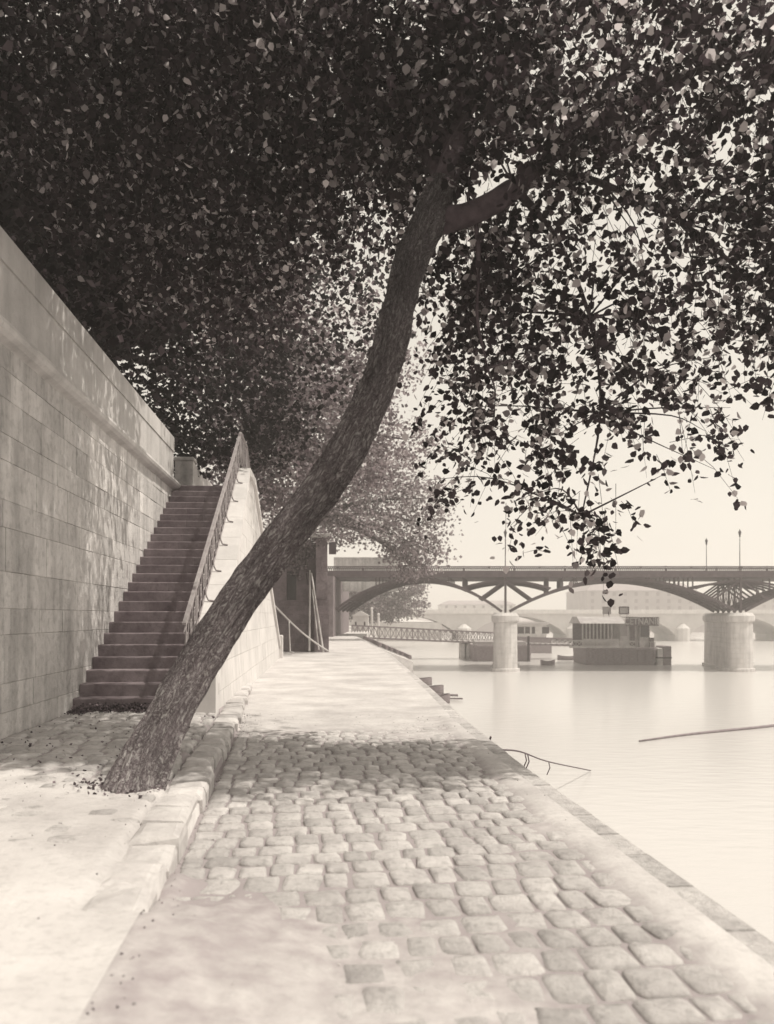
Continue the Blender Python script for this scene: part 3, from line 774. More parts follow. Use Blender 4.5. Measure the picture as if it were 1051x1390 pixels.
# over and behind the trunk
nb(600, 110, 8.6, 1.1, 0.8, 3800); nb(560, 210, 8.8, .7, .5, 1200); nb(480, 60, 9.0, 1.5, 1.1, 5600); nb(330, 80, 9.6, 1.6, 1.2, 5600); nb(180, 60, 10.0, 1.6, 1.2, 5200); nb(40, 60, 10.0, 1.4, 1.2, 4800)
nb(470, 220, 9.8, 1.2, 0.8, 3000); nb(340, 240, 10.5, 1.5, 1.1, 4000); nb(200, 260, 11, 1.5, 1.1, 3800); nb(300, 380, 12, 1.3, .8, 2200)
nb(560, -120, 9.5, 2.2, 1.4, 4400); nb(850, -150, 9.0, 2.0, 1.1, 1500); nb(300, -120, 10, 2.2, 1.4, 4400)
ANCH = [p[0] for k in limbs for p in limbs[k]]
def sprays(blobs, per=13, length=0.55, sigma=0.055):
    """short drooping shoots that point away from the limb, with leaves set along them"""
    pts, stems = [], []; A = np.array([tuple(a) for a in ANCH])
    for c, r_, n_ in blobs:
        ns = max(1, int(n_ / per)); d = rng.normal(size=(ns, 3)); d /= np.linalg.norm(d, axis=1)[:, None]
        ctr = np.array(c) + d * (rng.uniform(0, 1, ns) ** (1 / 3))[:, None] * np.array(r_)
        near = A[np.argmin(((ctr[:, None, :] - A[None]) ** 2).sum(2), 1)]
        dr = ctr - near; dr /= np.linalg.norm(dr, axis=1)[:, None] + 1e-6
        dr = dr * .6 + rng.normal(size=(ns, 3)) * .5 + np.array([0, 0, -.45]); dr /= np.linalg.norm(dr, axis=1)[:, None]
        L_ = length * rng.uniform(.5, 1.3, ns); k = np.maximum(4, rng.poisson(per, ns)); idx = np.repeat(np.arange(ns), k)
        t = rng.uniform(-.5, .5, len(idx)); bend = np.zeros((len(idx), 3)); bend[:, 2] = -.35 * (t + .5) ** 2 * L_[idx]
        pts.append(ctr[idx] + dr[idx] * (t * L_[idx])[:, None] + bend + rng.normal(size=(len(idx), 3)) * sigma)
        for i in range(ns): stems.append([ctr[i] + dr[i] * (t_ * L_[i]) + np.array([0, 0, -.35 * (t_ + .5) ** 2 * L_[i]]) for t_ in (-.6, -.1, .4)])
    return np.concatenate(pts), stems
lp_, stems = sprays(B)
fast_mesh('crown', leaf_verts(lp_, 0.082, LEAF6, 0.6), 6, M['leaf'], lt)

# twigs reaching into the leaf masses
mb = MB(); anchors = [p[0] for k in limbs for p in limbs[k]]
for q in stems: mb.tube([Vector(p) for p in q], [.0035, .003, .0015], 3, False)
for c, r, n_ in B:
    c = Vector(c); a = min(anchors, key=lambda p: (p - c).length)
    for t in range(1 if n_ < 300 else 3):
        e = c + Vector((rr.uniform(-1, 1) * r[0], rr.uniform(-1, 1) * r[1], rr.uniform(-.9, .7) * r[2])) * 0.55
        mid = (a + e) / 2 + Vector((rr.uniform(-.2, .2), rr.uniform(-.2, .2), rr.uniform(0, .3)))
        P_, _ = spline([(a, 1), (mid, 1), (e, 1)], 4); mb.tube(P_, [0.013 - 0.011 * i / (len(P_) - 1) for i in range(len(P_))], 5)
tag(mb.build('twigs', M['darkwood'], lt), kind='stuff')

def big_tree(label, base, height, blobs, size, mat, trunk_r=0.28, per=16, sigma=0.3, name='quayside_tree', cat='tree', group=None, hollow=0.35):
    t = thing(name, label, cat, base, 0, group); base = Vector(base)
    cx = sum((Vector(b[0]) for b in blobs), Vector()) / len(blobs); fork = base.lerp(Vector((cx.x, cx.y, base.z + height)), 0.35); fork.z = base.z + height * 0.35
    mb = MB(); P_, R_ = spline([(base, trunk_r), (base.lerp(fork, .5) + Vector((.1, .1, 0)), trunk_r * .85), (fork, trunk_r * .75)], 5); mb.tube(P_, R_, 12)
    mb.build('trunk', M['darkwood'], t, smooth=True)
    mb = MB()
    for c, r, n_ in blobs:
        c = Vector(c); mid = fork.lerp(c, .5) + Vector((0, 0, .4)); P_, R_ = spline([(fork, trunk_r * .5), (mid, trunk_r * .3), (c, trunk_r * .12)], 5); mb.tube(P_, R_, 7)
    mb.build('branches', M['darkwood'], t, smooth=True)
    crown(t, blobs, size, mat, LEAF4, per, sigma, hollow)
    return t
def blobset(u, v, z, ru, rz, k, n_, seed):
    r = random.Random(seed); out = []
    for i in range(k):
        a = r.uniform(0, 6.28); s = r.uniform(0.25, 0.85); zz = r.uniform(-0.8, 0.8); s *= math.sqrt(1 - zz * zz * .8)
        out.append((tuple(Q(u + math.cos(a) * ru * s, v + math.sin(a) * ru * s, z + zz * rz)), (ru * .42, ru * .42, rz * .38), int(n_ / k)))
    return out
G = 'trees along the street above the wall'
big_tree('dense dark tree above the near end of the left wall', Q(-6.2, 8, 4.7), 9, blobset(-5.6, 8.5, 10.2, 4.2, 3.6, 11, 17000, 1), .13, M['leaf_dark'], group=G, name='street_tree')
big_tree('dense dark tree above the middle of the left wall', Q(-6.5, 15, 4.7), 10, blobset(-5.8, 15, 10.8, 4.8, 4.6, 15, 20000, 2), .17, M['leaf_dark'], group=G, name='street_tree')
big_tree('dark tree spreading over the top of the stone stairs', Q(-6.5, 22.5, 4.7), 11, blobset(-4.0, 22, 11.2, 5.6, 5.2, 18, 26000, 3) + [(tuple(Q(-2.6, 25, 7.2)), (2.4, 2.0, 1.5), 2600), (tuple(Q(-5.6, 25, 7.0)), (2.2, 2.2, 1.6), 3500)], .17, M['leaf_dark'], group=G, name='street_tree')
big_tree('pale sunlit tree rising behind the far end of the stair wall', Q(-3.9, 33.5, 4.7), 11, [(tuple(Q(u_, v_, z_)), (a_, a_, b_), n_) for u_, v_, z_, a_, b_, n_ in (
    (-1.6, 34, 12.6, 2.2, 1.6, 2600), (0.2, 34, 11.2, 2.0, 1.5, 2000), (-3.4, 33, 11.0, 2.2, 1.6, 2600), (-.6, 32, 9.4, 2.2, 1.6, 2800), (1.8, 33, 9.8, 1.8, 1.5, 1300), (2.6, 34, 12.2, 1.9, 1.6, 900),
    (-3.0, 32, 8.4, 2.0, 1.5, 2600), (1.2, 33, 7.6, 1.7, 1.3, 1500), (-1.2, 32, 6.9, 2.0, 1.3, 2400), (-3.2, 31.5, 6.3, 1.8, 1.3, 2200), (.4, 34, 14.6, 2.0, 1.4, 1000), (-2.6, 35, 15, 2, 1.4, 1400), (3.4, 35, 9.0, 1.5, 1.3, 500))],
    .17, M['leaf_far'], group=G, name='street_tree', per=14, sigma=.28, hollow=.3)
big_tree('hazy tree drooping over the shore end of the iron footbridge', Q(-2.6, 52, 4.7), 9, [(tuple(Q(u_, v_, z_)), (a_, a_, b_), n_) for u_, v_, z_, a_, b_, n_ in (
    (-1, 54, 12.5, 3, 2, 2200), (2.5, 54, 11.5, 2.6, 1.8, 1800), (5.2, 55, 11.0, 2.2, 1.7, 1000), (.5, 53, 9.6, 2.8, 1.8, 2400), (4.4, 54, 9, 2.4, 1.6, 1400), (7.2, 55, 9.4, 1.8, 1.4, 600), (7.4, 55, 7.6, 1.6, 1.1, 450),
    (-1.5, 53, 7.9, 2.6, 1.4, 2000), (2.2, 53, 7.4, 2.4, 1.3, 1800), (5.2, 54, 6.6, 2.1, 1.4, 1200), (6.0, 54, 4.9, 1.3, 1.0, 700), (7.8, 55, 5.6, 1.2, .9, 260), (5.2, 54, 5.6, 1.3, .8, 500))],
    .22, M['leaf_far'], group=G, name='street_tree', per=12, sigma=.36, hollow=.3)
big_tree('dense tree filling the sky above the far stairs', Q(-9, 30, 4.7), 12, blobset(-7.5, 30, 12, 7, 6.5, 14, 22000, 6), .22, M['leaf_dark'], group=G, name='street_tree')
big_tree('dark tree in the shadow under the first bridge span', Q(-5.2, 84, 0), 7, blobset(-4.6, 84, 5.4, 4.0, 4.2, 10, 11000, 7), .28, M['leaf_mid'], group='trees on the bank beyond the iron bridge', name='bank_tree')
big_tree('wide hazy tree on the bank beyond the white hut', Q(4.6, 118, 0.0), 8, blobset(8.0, 118, 4.6, 8.0, 3.6, 14, 17000, 8), .32, M['leaf_mid'], group='trees on the bank beyond the iron bridge', name='bank_tree')

# ------------------------------------------------------------------ bastion, poles, rope
bs = thing('bridge_abutment', 'square grey masonry abutment with a dark window and a ledge at mid height', 'abutment', Q(-0.6, 36, 0), TH)
mb = MB(); F_ = Q
mb.box((-0.32, 35.8, -0.1), (0.30, 37.7, 2.24), F_); mb.box((-0.26, 35.86, 2.243), (0.24, 37.65, 4.9), F_)
mb.box((-3.5, 36.3, -0.1), (-0.322, 37.7, 2.24), F_); mb.box((-3.5, 36.36, 2.243), (-1.52, 37.65, 4.7), F_); mb.box((-1.10, 36.36, 2.243), (-0.262, 37.65, 4.7), F_)
mb.box((-1.518, 36.9, 2.243), (-1.102, 37.65, 4.7), F_); mb.box((-1.518, 36.38, 3.50), (-1.102, 36.89, 4.69), F_)
ashlar(mb, Q(-0.32, 35.795, 0), Q(1, 0, 0), (0, 0, 1), Q(0, -1, 0), 0.62, 2.2, [.4] * 6, .4, .8, seed=1)
ashlar(mb, Q(-0.26, 35.855, 2.25), Q(1, 0, 0), (0, 0, 1), Q(0, -1, 0), 0.5, 2.6, [.4] * 7, .4, .8, seed=2)
ashlar(mb, Q(-3.4, 36.295, 0), Q(1, 0, 0), (0, 0, 1), Q(0, -1, 0), 3.07, 2.2, [.4] * 6, .5, .9, seed=3)
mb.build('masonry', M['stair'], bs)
mb = MB(); mb.bev((-0.42, 35.70, 4.903), (0.36, 37.8, 5.08), F_, .03); mb.bev((-3.5, 36.25, 4.703), (-.43, 37.8, 4.86), F_, .03)
mb.build('cornice', M['wall'], bs)
mb = MB(); mb.box((-1.515, 36.86, 2.25), (-1.105, 36.895, 3.495), F_); mb.build('window', M['window'], bs)
mb = MB(); mb.box((0.31, 36.2, 4.25), (0.62, 36.6, 4.75), F_); mb.build('iron_box', M['iron'], bs)

iv = thing('ivy', 'ivy hanging over the front of the grey abutment', 'plant', Q(-0.9, 36.0, 3.2), TH)
crown(iv, [(tuple(Q(-.75, 36.15, 4.5)), (.6, .2, .4), 500), (tuple(Q(-1.0, 36.2, 3.7)), (.35, .15, .5), 350), (tuple(Q(-.1, 35.9, 4.9)), (.5, .3, .3), 300)], .11, M['leaf_far'], LEAF4, 8, .12)
mb = MB(); mb.tube([Q(-.6, 36.2, 2.9), Q(-.7, 36.2, 3.8), Q(-.6, 36.2, 4.7)], .02, 5); mb.build('stem', M['darkwood'], iv)

def pole(lbl, p, q, r_):
    mb = MB(); n_ = 6; P_ = [Vector(p).lerp(Vector(q), i / n_) for i in range(n_ + 1)]
    mb.tube(P_, [r_ * (1 - .3 * i / n_) for i in range(n_ + 1)], 8); t = mb.build('wooden_pole', M['palewood']); tag(t, lbl, 'pole', 'poles leaning on the abutment')
pole('upright pale pole standing against the abutment', W(420, 884, 35.2), W(421, 774, 35.9), .045)
pole('slanting pale pole leaning left against the abutment, nearest its corner', W(439, 885, 34.8), W(423, 778, 35.8), .045)
pole('thin slanting pole leaning close beside the other slanting one', W(433, 882, 35.0), W(424, 800, 35.8), .03)

mb = MB(); a, b_ = W(371, 820, 32), W(446, 884, 35.0)
mb.tube([a.lerp(b_, t) - Vector((0, 0, 0.25 * math.sin(t * math.pi) * 0.6)) for t in np.linspace(0, 1, 14)], .035, 7)
mb.tube([a.lerp(b_, .27) - Vector((0, 0, .1)), W(393, 862, 32.8), W(394, 884, 32.9), W(399, 886, 32.6)], .028, 6)
tag(mb.build('mooring_rope', M['rope'], smooth=True), 'thick pale rope sagging from the stair wall to the abutment foot', 'rope')

# ------------------------------------------------------------------ iron footbridge
YB = 65.6; SK = 165 / 1135
def FB(x, dy, z): return Vector((x + dy * SK * 1.0, YB + dy, z))
fb = thing('iron_footbridge', 'long iron arch footbridge on stone piers crossing the river', 'bridge', (9.3, YB, WATER))
PX = [-4.4, 9.28, 28.0, 46.7, 65.4]
ribs_dy = [0.9, 2.7, 4.5, 6.3, 8.1]
Z_S, Z_C, Z_D = 1.88, 4.45, 4.72
for pi, px_ in enumerate(PX[1:4]):
    mb = MB()
    def ring(r, z):
        out = []; L0, L1 = 0.92, 9.1
        for k in range(13): a = math.pi + math.pi * k / 12; out.append((px_ + r * math.cos(a), L0 + r * math.sin(a), z))
        for k in range(13): a = math.pi * k / 12; out.append((px_ + r * math.cos(a), L1 + r * math.sin(a), z))
        return [FB(*p) for p in out]
    zs_ = [(1.16, WATER - .3), (1.16, WATER + .22), (1.0, WATER + .25)]
    k = WATER + .25
    while k < 1.0: zs_ += [(0.98 - (k - WATER) * .012, k + .012), (0.98 - (k - WATER) * .012, k + .38), (0.955 - (k - WATER) * .012, k + .392)]; k += .40
    zs_ += [(0.93, 1.08), (1.02, 1.12), (1.10, 1.25), (1.10, 1.62), (1.0, 1.72), (0.9, 1.86)]
    rings = [ring(r, z) for r, z in zs_]; n0 = 26; vs = [p for rg in rings for p in rg]
    fs = [(i * n0 + j, i * n0 + (j + 1) % n0, (i + 1) * n0 + (j + 1) % n0, (i + 1) * n0 + j) for i in range(len(rings) - 1) for j in range(n0)] + [tuple((len(rings) - 1) * n0 + j for j in range(n0))]
    mb.add(vs, fs); mb.build('stone_pier', M['pier'], fb)
def arch_z(x, a, b_):
    c = (a + b_) / 2; h = (b_ - a) / 2; t = (x - c) / h; return Z_S + (Z_C - Z_S) * (1 - t * t)
for s in range(4):
    a, b_ = PX[s] + (.35 if s else 0), PX[s + 1] - .35
    for dy in ribs_dy:
        mb = MB(); n_ = 26; xs = [a + (b_ - a) * i / n_ for i in range(n_ + 1)]
        for x0, x1 in zip(xs, xs[1:]): mb.bar(FB(x0, dy, arch_z(x0, a, b_) + .12), FB(x1, dy, arch_z(x1, a, b_) + .12), .12, .20)
        # small hangers between rib and deck
        x = PX[s] + 3.4
        while x < PX[s + 1] - 3.3:
            z = arch_z(x, a, b_) + .2
            if Z_D - z > .12: mb.bar(FB(x, dy, z), FB(x, dy, Z_D), .09)
            x += 1.15
        mb.build('arch_rib', M['iron'], fb)
    mb = MB()   # tie rods between neighbouring ribs
    for i in range(1, 12):
        x = a + (b_ - a) * i / 12; z = arch_z(x, a, b_) + .12; mb.bar(FB(x, ribs_dy[0], z), FB(x, ribs_dy[-1], z), .05)
    mb.build('tie_rods', M['iron'], fb)
for pi, px_ in enumerate(PX[1:4]):
    for dy in ribs_dy:
        mb = MB(); mb.bar(FB(px_, dy, 1.84), FB(px_, dy, Z_D), .15, .15)
        xs = np.linspace(-3.6, 3.6, 15)
        for x0, x1 in zip(xs, xs[1:]):
            zz = lambda x: 4.40 - .60 * (abs(x) / 3.6) ** 2
            mb.bar(FB(px_ + x0, dy, zz(x0)), FB(px_ + x1, dy, zz(x1)), .10, .16)
        for sgn in (-1, 1):
            mb.bar(FB(px_ + sgn * 2.1, dy, 2.95), FB(px_ + sgn * .15, dy, 4.35), .13, .13)
        mb.build('spandrel_brace', M['iron'], fb)
    mb = MB()
    for (d0, d1) in zip(ribs_dy, ribs_dy[1:]):
        mb.bar(FB(px_, d0, 2.0), FB(px_, d1, 4.6), .05); mb.bar(FB(px_, d1, 2.0), FB(px_, d0, 4.6), .05)
    mb.build('cross_bracing', M['iron'], fb)
mb = MB(); x0, x1 = -6.0, 75
mb.hexa([FB(x0, .6, Z_D), FB(x1, .6, Z_D), FB(x1, 8.5, Z_D), FB(x0, 8.5, Z_D), FB(x0, .6, 4.98), FB(x1, .6, 4.98), FB(x1, 8.5, 4.98), FB(x0, 8.5, 4.98)])
mb.bar(FB(x0, .5, 4.93), FB(x1, .5, 4.93), .1, .50); mb.bar(FB(x0, 8.6, 4.93), FB(x1, 8.6, 4.93), .1, .50)
mb.build('deck', M['iron'], fb)
for dy in (0.62, 8.4):
    mb = MB(); mb.bar(FB(x0, dy, 5.52), FB(x1, dy, 5.52), .08, .07); mb.bar(FB(x0, dy, 5.08), FB(x1, dy, 5.08), .05, .05); mb.bar(FB(x0, dy, 5.40), FB(x1, dy, 5.40), .05, .04)
    x = x0
    while x < 48:
        mb.bar(FB(x, dy, 4.98), FB(x + .16, dy, 5.5), .055); mb.bar(FB(x + .16, dy, 4.98), FB(x, dy, 5.5), .055); x += .16
    x = x0
    while x < 48: mb.bar(FB(x, dy, 4.98), FB(x, dy, 5.58), .07); x += 2.0
    mb.build('railing', M['iron'], fb)
for x_, dy in ((9.28, .8), (27.9, .8), (27.0, 8.2), (46.7, .8)):
    mb = MB(); c = FB(x_, dy, 4.98); mb.lathe(c, [(.09, 0), (.09, .5), (.04, .6), (.03, 2.6), (.025, 2.9)], 8); lp = mb.build('lamp_post', M['iron'], fb)
    mb = MB(); mb.lathe(c + Vector((0, 0, 2.9)), [(.05, 0), (.12, .36), (.14, .38), (.04, .55), (.02, .62)], 6); mb.build('lantern', M['window'], lp, root=fb)

mb = MB(); v0 = W(450, 770, 63); 
sw = thing('shore_parapet', 'low grey parapet on the bank where the iron footbridge begins', 'wall', (-1.9, 77.2, 3.9))
mb.box((-4.9, 77.0, 3.9), (1.0, 77.4, 6.9)); mb.build('parapet', M['wall'], sw)
mb = MB()
for i in range(3): mb.bev((-4.9 + i * 1.97, 76.94, 6.903), (-4.9 + i * 1.97 + 1.95, 77.46, 7.05), None, .02)
mb.build('coping', M['parapet'], sw)
aw = thing('abutment_wall', 'shaded masonry wall under the first span of the iron footbridge', 'wall', (-4.6, 70, 0))
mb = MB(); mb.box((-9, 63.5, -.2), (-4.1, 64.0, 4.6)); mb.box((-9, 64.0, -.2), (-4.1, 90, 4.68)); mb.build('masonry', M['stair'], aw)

# far end of the quay: a stone slip with timbers
sp = MB()
SZ = lambda u: -(u - 2.72) * 0.42
P0 = [Q(2.70, 46, -.02), Q(2.74, 70, -.02), Q(5.9, 70, SZ(5.9)), Q(5.2, 47.5, SZ(5.2))]
sp.add(P0 + [p - Vector((0, 0, 3.4)) for p in P0], [(0, 1, 2, 3), (0, 4, 5, 1), (1, 5, 6, 2), (2, 6, 7, 3), (3, 7, 4, 0)])
tag(sp.build('slipway', M['kerb']), kind='structure')
names = ['nearest the quay', 'second from the quay', 'third from the quay', 'fourth from the quay', 'fifth from the quay', 'outermost, farthest over the water']
for i in range(6):
    u0 = 3.35 + i * .42; v1 = 66 + rr.uniform(-2, 2); v0 = 50 + i * .8 + rr.uniform(-1.5, 1.5); mb = MB()
    a, b_ = Q(u0, v1, SZ(u0) + .16), Q(u0 + .25, v0, SZ(u0 + .25) + .16)
    mb.bar(a, b_, .16, .18); mb.bar(a + Vector((0, 0, .11)), b_ + Vector((0, 0, .11)), .10, .06)
    tag(mb.build('timber_beam', M['wood']), 'dark timber lying down the stone slip, ' + names[i], 'timber', 'timbers lying on the slip')

# rowing boats moored under the quay edge
def rowboat(name, label, L_, Wd, loc, rz, group=None, cat='rowing boat'):
    t = thing(name, label, cat, loc, rz, group); Mx = ROOTM[t.name]
    def hull(L_, Wd, h, th, z0):
        n_, m_ = 14, 6; vs, fs = [], []
        for i in range(n_ + 1):
            s = i / n_; wv = Wd / 2 * (math.sin(math.pi * min(1, s * .88 + .12)) ** .6) * (1 if s < .98 else .15); sh = h * (1 + .35 * (2 * s - 1) ** 2)
            for j in range(m_ + 1):
                a = math.pi * j / m_; vs.append(Mx @ Vector(((s - .5) * L_, -math.cos(a) * wv, z0 + sh * (1 - math.sin(a) ** .7))))
        for i in range(n_):
            for j in range(m_): a = i * (m_ + 1) + j; fs.append((a, a + 1, a + m_ + 2, a + m_ + 1))
        return vs, fs
    mb = MB(); vs, fs = hull(L_, Wd, .42, 0, -.1); mb.add(vs, fs); vs, fs = hull(L_ * .96, Wd * .92, .40, 0, -.06); mb.add(vs, fs); mb.build('hull', M['wood'], t, smooth=True)
    for s in (-.25, .02, .28):
        mb = MB(); mb.box((s * L_ - .12, -Wd * .42, .20), (s * L_ + .12, Wd * .42, .24), lambda x, y, z: Mx @ Vector((x, y, z))); mb.build('bench', M['wood'], t)
    return t
GB = 'small boats on the water'
rowboat('rowing_boat', 'farthest of the three dark boats tucked under the quay edge', 4.6, 1.4, (.6, 52.5, WATER), R(12), GB).location.z = WATER + .02
rowboat('rowing_boat', 'dark boat in the middle of the three moored under the quay edge', 4.4, 1.2, (1.0, 46.6, WATER + .02), R(8), GB)
rowboat('rowing_boat', 'nearest of the three dark boats moored under the quay edge', 3.8, 1.2, (1.5, 40.8, WATER + .02), R(30), GB)
rowboat('rowing_boat', 'tiny rowing boat floating between the near stone pier and the landing barge', 1.3, .6, (W(744, 902, 75).x, 75, WATER + .02), R(5), GB)
rowboat('rowing_boat', 'small dark boat lying close to the left end of the landing barge', 2.2, .8, (W(772, 892, 84).x, 84, WATER + .02), R(-8), GB)
gp = MB(); gp.bar((.6, 44.4, WATER + .22), (3.75, 44.2, WATER + .16), .3, .10); gp.bar((1.2, 43.2, WATER + .12), (3.9, 43.0, WATER + .10), .10, .08)
tag(gp.build('gangplank', M['wood']), 'flat plank laid out from the quay wall above the moored boats', 'plank')

# rope and floating boom
mb = MB(); P_, _ = spline([(Q(2.08, 10.2, .02), 1), (Q(2.35, 11.6, -.35), 1), (W(705, 1020, 14.5), 1), (W(745, 1034, 18.5), 1), (W(802, 1046, 23.2), 1)], 10)
mb.tube(P_, .014, 6)
for t in (14, 22, 23, 30):
    p = P_[t]; mb.tube([p, p + Vector((.03, .02, -.14)), p + Vector((-.03, .05, -.30))], .012, 5)
tag(mb.build('mooring_line', M['darkrope'], smooth=True), 'thin dark line running from the quay edge down into the river', 'rope')
mb = MB(); a, b_ = W(868, 1007, 28.7), W(1051, 985, 33.0); c = a + (b_ - a) * 1.8
mb.tube([a.lerp(c, t) + Vector((0, 0.15 * math.sin(t * 9), .03)) for t in np.linspace(0, 1, 20)], [.03 + .03 * min(1, t * 3) for t in np.linspace(0, 1, 20)], 7)
tag(mb.build('floating_boom', M['wood'], smooth=True), 'long thin spar floating across the river at the right', 'spar')

# ------------------------------------------------------------------ landing stage beyond the bridge
fg = thing('landing_footbridge', 'pale latticed gangway reaching from the bank out to the landing barge', 'gangway', (5, 86, 0))
Y0 = 86
def wx(x, d=Y0): return (x - 525.5) / 1135 * d
def zz(y, d=Y0): return EYE + (838 - y) / 1135 * d
mb = MB()
X0, X1, X2 = wx(478), wx(672), wx(826)
def glat(mb, xa, xb, ta, tb_, ba, bb, y):
    mb.bar((xa, y, ta), (xb, y, tb_), .12, .12); mb.bar((xa, y, ba), (xb, y, bb), .14, .16)
    n_ = int((xb - xa) / .55)
    for i in range(n_):
        s0, s1 = i / n_, (i + 1) / n_; f = lambda s: xa + (xb - xa) * s; t_ = lambda s: ta + (tb_ - ta) * s; b0 = lambda s: ba + (bb - ba) * s
        mb.bar((f(s0), y, b0(s0)), (f(s1), y, t_(s1)), .045); mb.bar((f(s1), y, b0(s1)), (f(s0), y, t_(s0)), .045); mb.bar((f(s0), y, b0(s0)), (f(s0), y, t_(s0)), .06)
for y in (Y0 - 1.0, Y0 + 1.0):
    g = MB(); glat(g, X0, X1, zz(849), zz(859), zz(865), zz(873), y); glat(g, X1 + .05, X2, zz(864), zz(869), zz(874), zz(877), y); g.build('lattice_side', M['wood'], fg)
mb = MB(); mb.hexa([Vector(p) for p in [(X0, Y0 - .95, zz(865)), (X1, Y0 - .95, zz(873)), (X1, Y0 + .95, zz(873)), (X0, Y0 + .95, zz(865)), (X0, Y0 - .95, zz(863.5)), (X1, Y0 - .95, zz(871.5)), (X1, Y0 + .95, zz(871.5)), (X0, Y0 + .95, zz(863.5))]])
mb.hexa([Vector(p) for p in [(X1 + .01, Y0 - .95, zz(873)), (X2, Y0 - .95, zz(877)), (X2, Y0 + .95, zz(877)), (X1 + .01, Y0 + .95, zz(873)), (X1 + .01, Y0 - .95, zz(871.5)), (X2, Y0 - .95, zz(875.5)), (X2, Y0 + .95, zz(875.5)), (X1 + .01, Y0 + .95, zz(871.5))]])
mb.build('walkway', M['palewood'], fg)
for x in (628, 634):
    mb = MB(); mb.box((wx(x) - .3, Y0 - .9, WATER - .2), (wx(x) + .3, Y0 + .9, zz(873))); mb.build('support', M['palewood'], fg)

def barge(name, label, x0, x1, ywl, ytop, depth, cat, mat, extra=None):
    d = 4.28 * 1135 / (ywl - 838); a, b_ = wx(x0, d), wx(x1, d); h = zz(ytop, d)
    t = thing(name, label, cat, ((a + b_) / 2, d + depth / 2, WATER)); c = .35
    poly = [(a, d + c), (a + c, d), (b_ - c, d), (b_, d + c), (b_, d + depth - c), (b_ - c, d + depth), (a + c, d + depth), (a, d + depth - c)]
    mb = MB(); cx_, cy_ = (a + b_) / 2, d + depth / 2
    sh = lambda p, s, z: Vector((cx_ + (p[0] - cx_) * s, cy_ + (p[1] - cy_) * s, z))
    rings = [(.96, WATER - .3), (.985, WATER + .2), (1.0, h - .25), (1.01, h - .24), (1.01, h - .1), (1.0, h - .09), (1.0, h)]
    vs = [sh(p, s, z) for s, z in rings for p in poly]; n0 = 8
    mb.add(vs, [(i * n0 + j, i * n0 + (j + 1) % n0, (i + 1) * n0 + (j + 1) % n0, (i + 1) * n0 + j) for i in range(len(rings) - 1) for j in range(n0)] + [tuple((len(rings) - 1) * n0 + j for j in range(n0))])
    for i in range(9):   # rubbing strakes
        x = a + c + (b_ - a - 2 * c) * i / 8; mb.box((x - .06, d - .07, WATER + .3), (x + .06, d + .02, h - .26))
    mb.build('hull', mat, t)
    return t, d, a, b_, h
bt, bd, ba, bb, bh = barge('landing_barge', 'dark flat landing barge carrying the signed waiting house', 797, 893, 903, 879, 6.0, 'barge', M['wood'])
mb = MB(); glat(mb, ba - 1.6, wx(862, bd), bh + .62, bh + .55, bh + .06, bh + .06, bd - .12)
mb.bar((wx(866, bd), bd + .2, bh + .5), (bb - .3, bd + .2, bh + .5), .05)
for x in (866, 875, 884, 890): mb.bar((wx(x, bd), bd + .2, bh), (wx(x, bd), bd + .2, bh + .5), .06)
mb.build('guard_rail', M['palewood'], bt)
for j, (xa, xb) in enumerate(((893.5, 900.5), (901, 912))):
    t = thing('mooring_dolphin', ['narrow pale mooring box between the barge and the darker one', 'dark squared mooring box at the right end of the barge'][j], 'mooring post', (wx((xa + xb) / 2, bd), bd + 1, WATER))
    mb = MB(); mb.bev((wx(xa, bd), bd + .1, WATER - .3), (wx(xb, bd), bd + 2.2, zz(877 if j else 880, bd)), None, .05); mb.build('casing', [M['palewood'], M['wood']][j], t)
    mb = MB(); mb.box((wx(xa, bd) - .03, bd + .05, WATER + .6), (wx(xb, bd) + .03, bd + 2.25, WATER + .72)); mb.build('band', M['darkwood'], t)
# the waiting house
wh = thing('waiting_house', 'low pavilion with columns and a lettered sign on the landing barge', 'pavilion', (wx(840, bd), bd + 3, bh))
ya, yb = bd + 1.0, bd + 5.0; z0, z1 = bh + .004, zz(846.5, bd)
mb = MB(); mb.box((wx(846, bd), ya, z0), (wx(858, bd), yb, z1)); mb.box((wx(873, bd), ya, z0), (wx(887, bd), yb, z1)); mb.box((wx(858, bd) + .01, ya + .6, z0), (wx(873, bd) - .01, yb - .02, z1))
mb.box((wx(794, bd), ya, z0), (wx(845, bd), ya + .1, z0 + .75)); mb.build('wall', M['palewood'], wh)
mb = MB(); mb.box((wx(794, bd), yb - .2, z0), (wx(845, bd), yb, z1)); mb.build('back_wall', M['wood'], wh)  # darker boards stand in for the shade behind the columns
mb = MB(); mb.box((wx(874, bd), ya - .03, z0 + .9), (wx(886, bd), ya - .003, z1 - .05)); mb.build('window', M['window'], wh)
mb = MB(); mb.box((wx(847, bd), ya - .03, z0 + 1.0), (wx(856, bd), ya - .003, z1 - .15)); mb.build('window', M['canvas'], wh)
mb = MB(); mb.box((wx(862, bd), ya + .57, z0), (wx(869, bd), ya + .597, z1 - .2)); mb.build('door', M['wood'], wh)
for i in range(9):
    x = wx(794 + i * 5.0, bd); mb = MB(); mb.box((x, ya, z0 + .75), (x + .11, ya + .11, z1)); mb.build('column', M['palewood'], wh)
mb = MB(); xa, xb = wx(790, bd), wx(851, bd)
mb.prism([(ya - .5, z1 + .003), (yb + .4, z1 + .003), (yb - 1.2, z1 + .62), (ya + 1.0, z1 + .62)], lambda p: Vector((xa, p[0], p[1])), lambda p: Vector((xb, p[0], p[1])))
mb.box((xb + .02, ya - .1, z1 + .003), (wx(888, bd), yb, z1 + .14)); mb.build('roof', M['canvas'], wh)
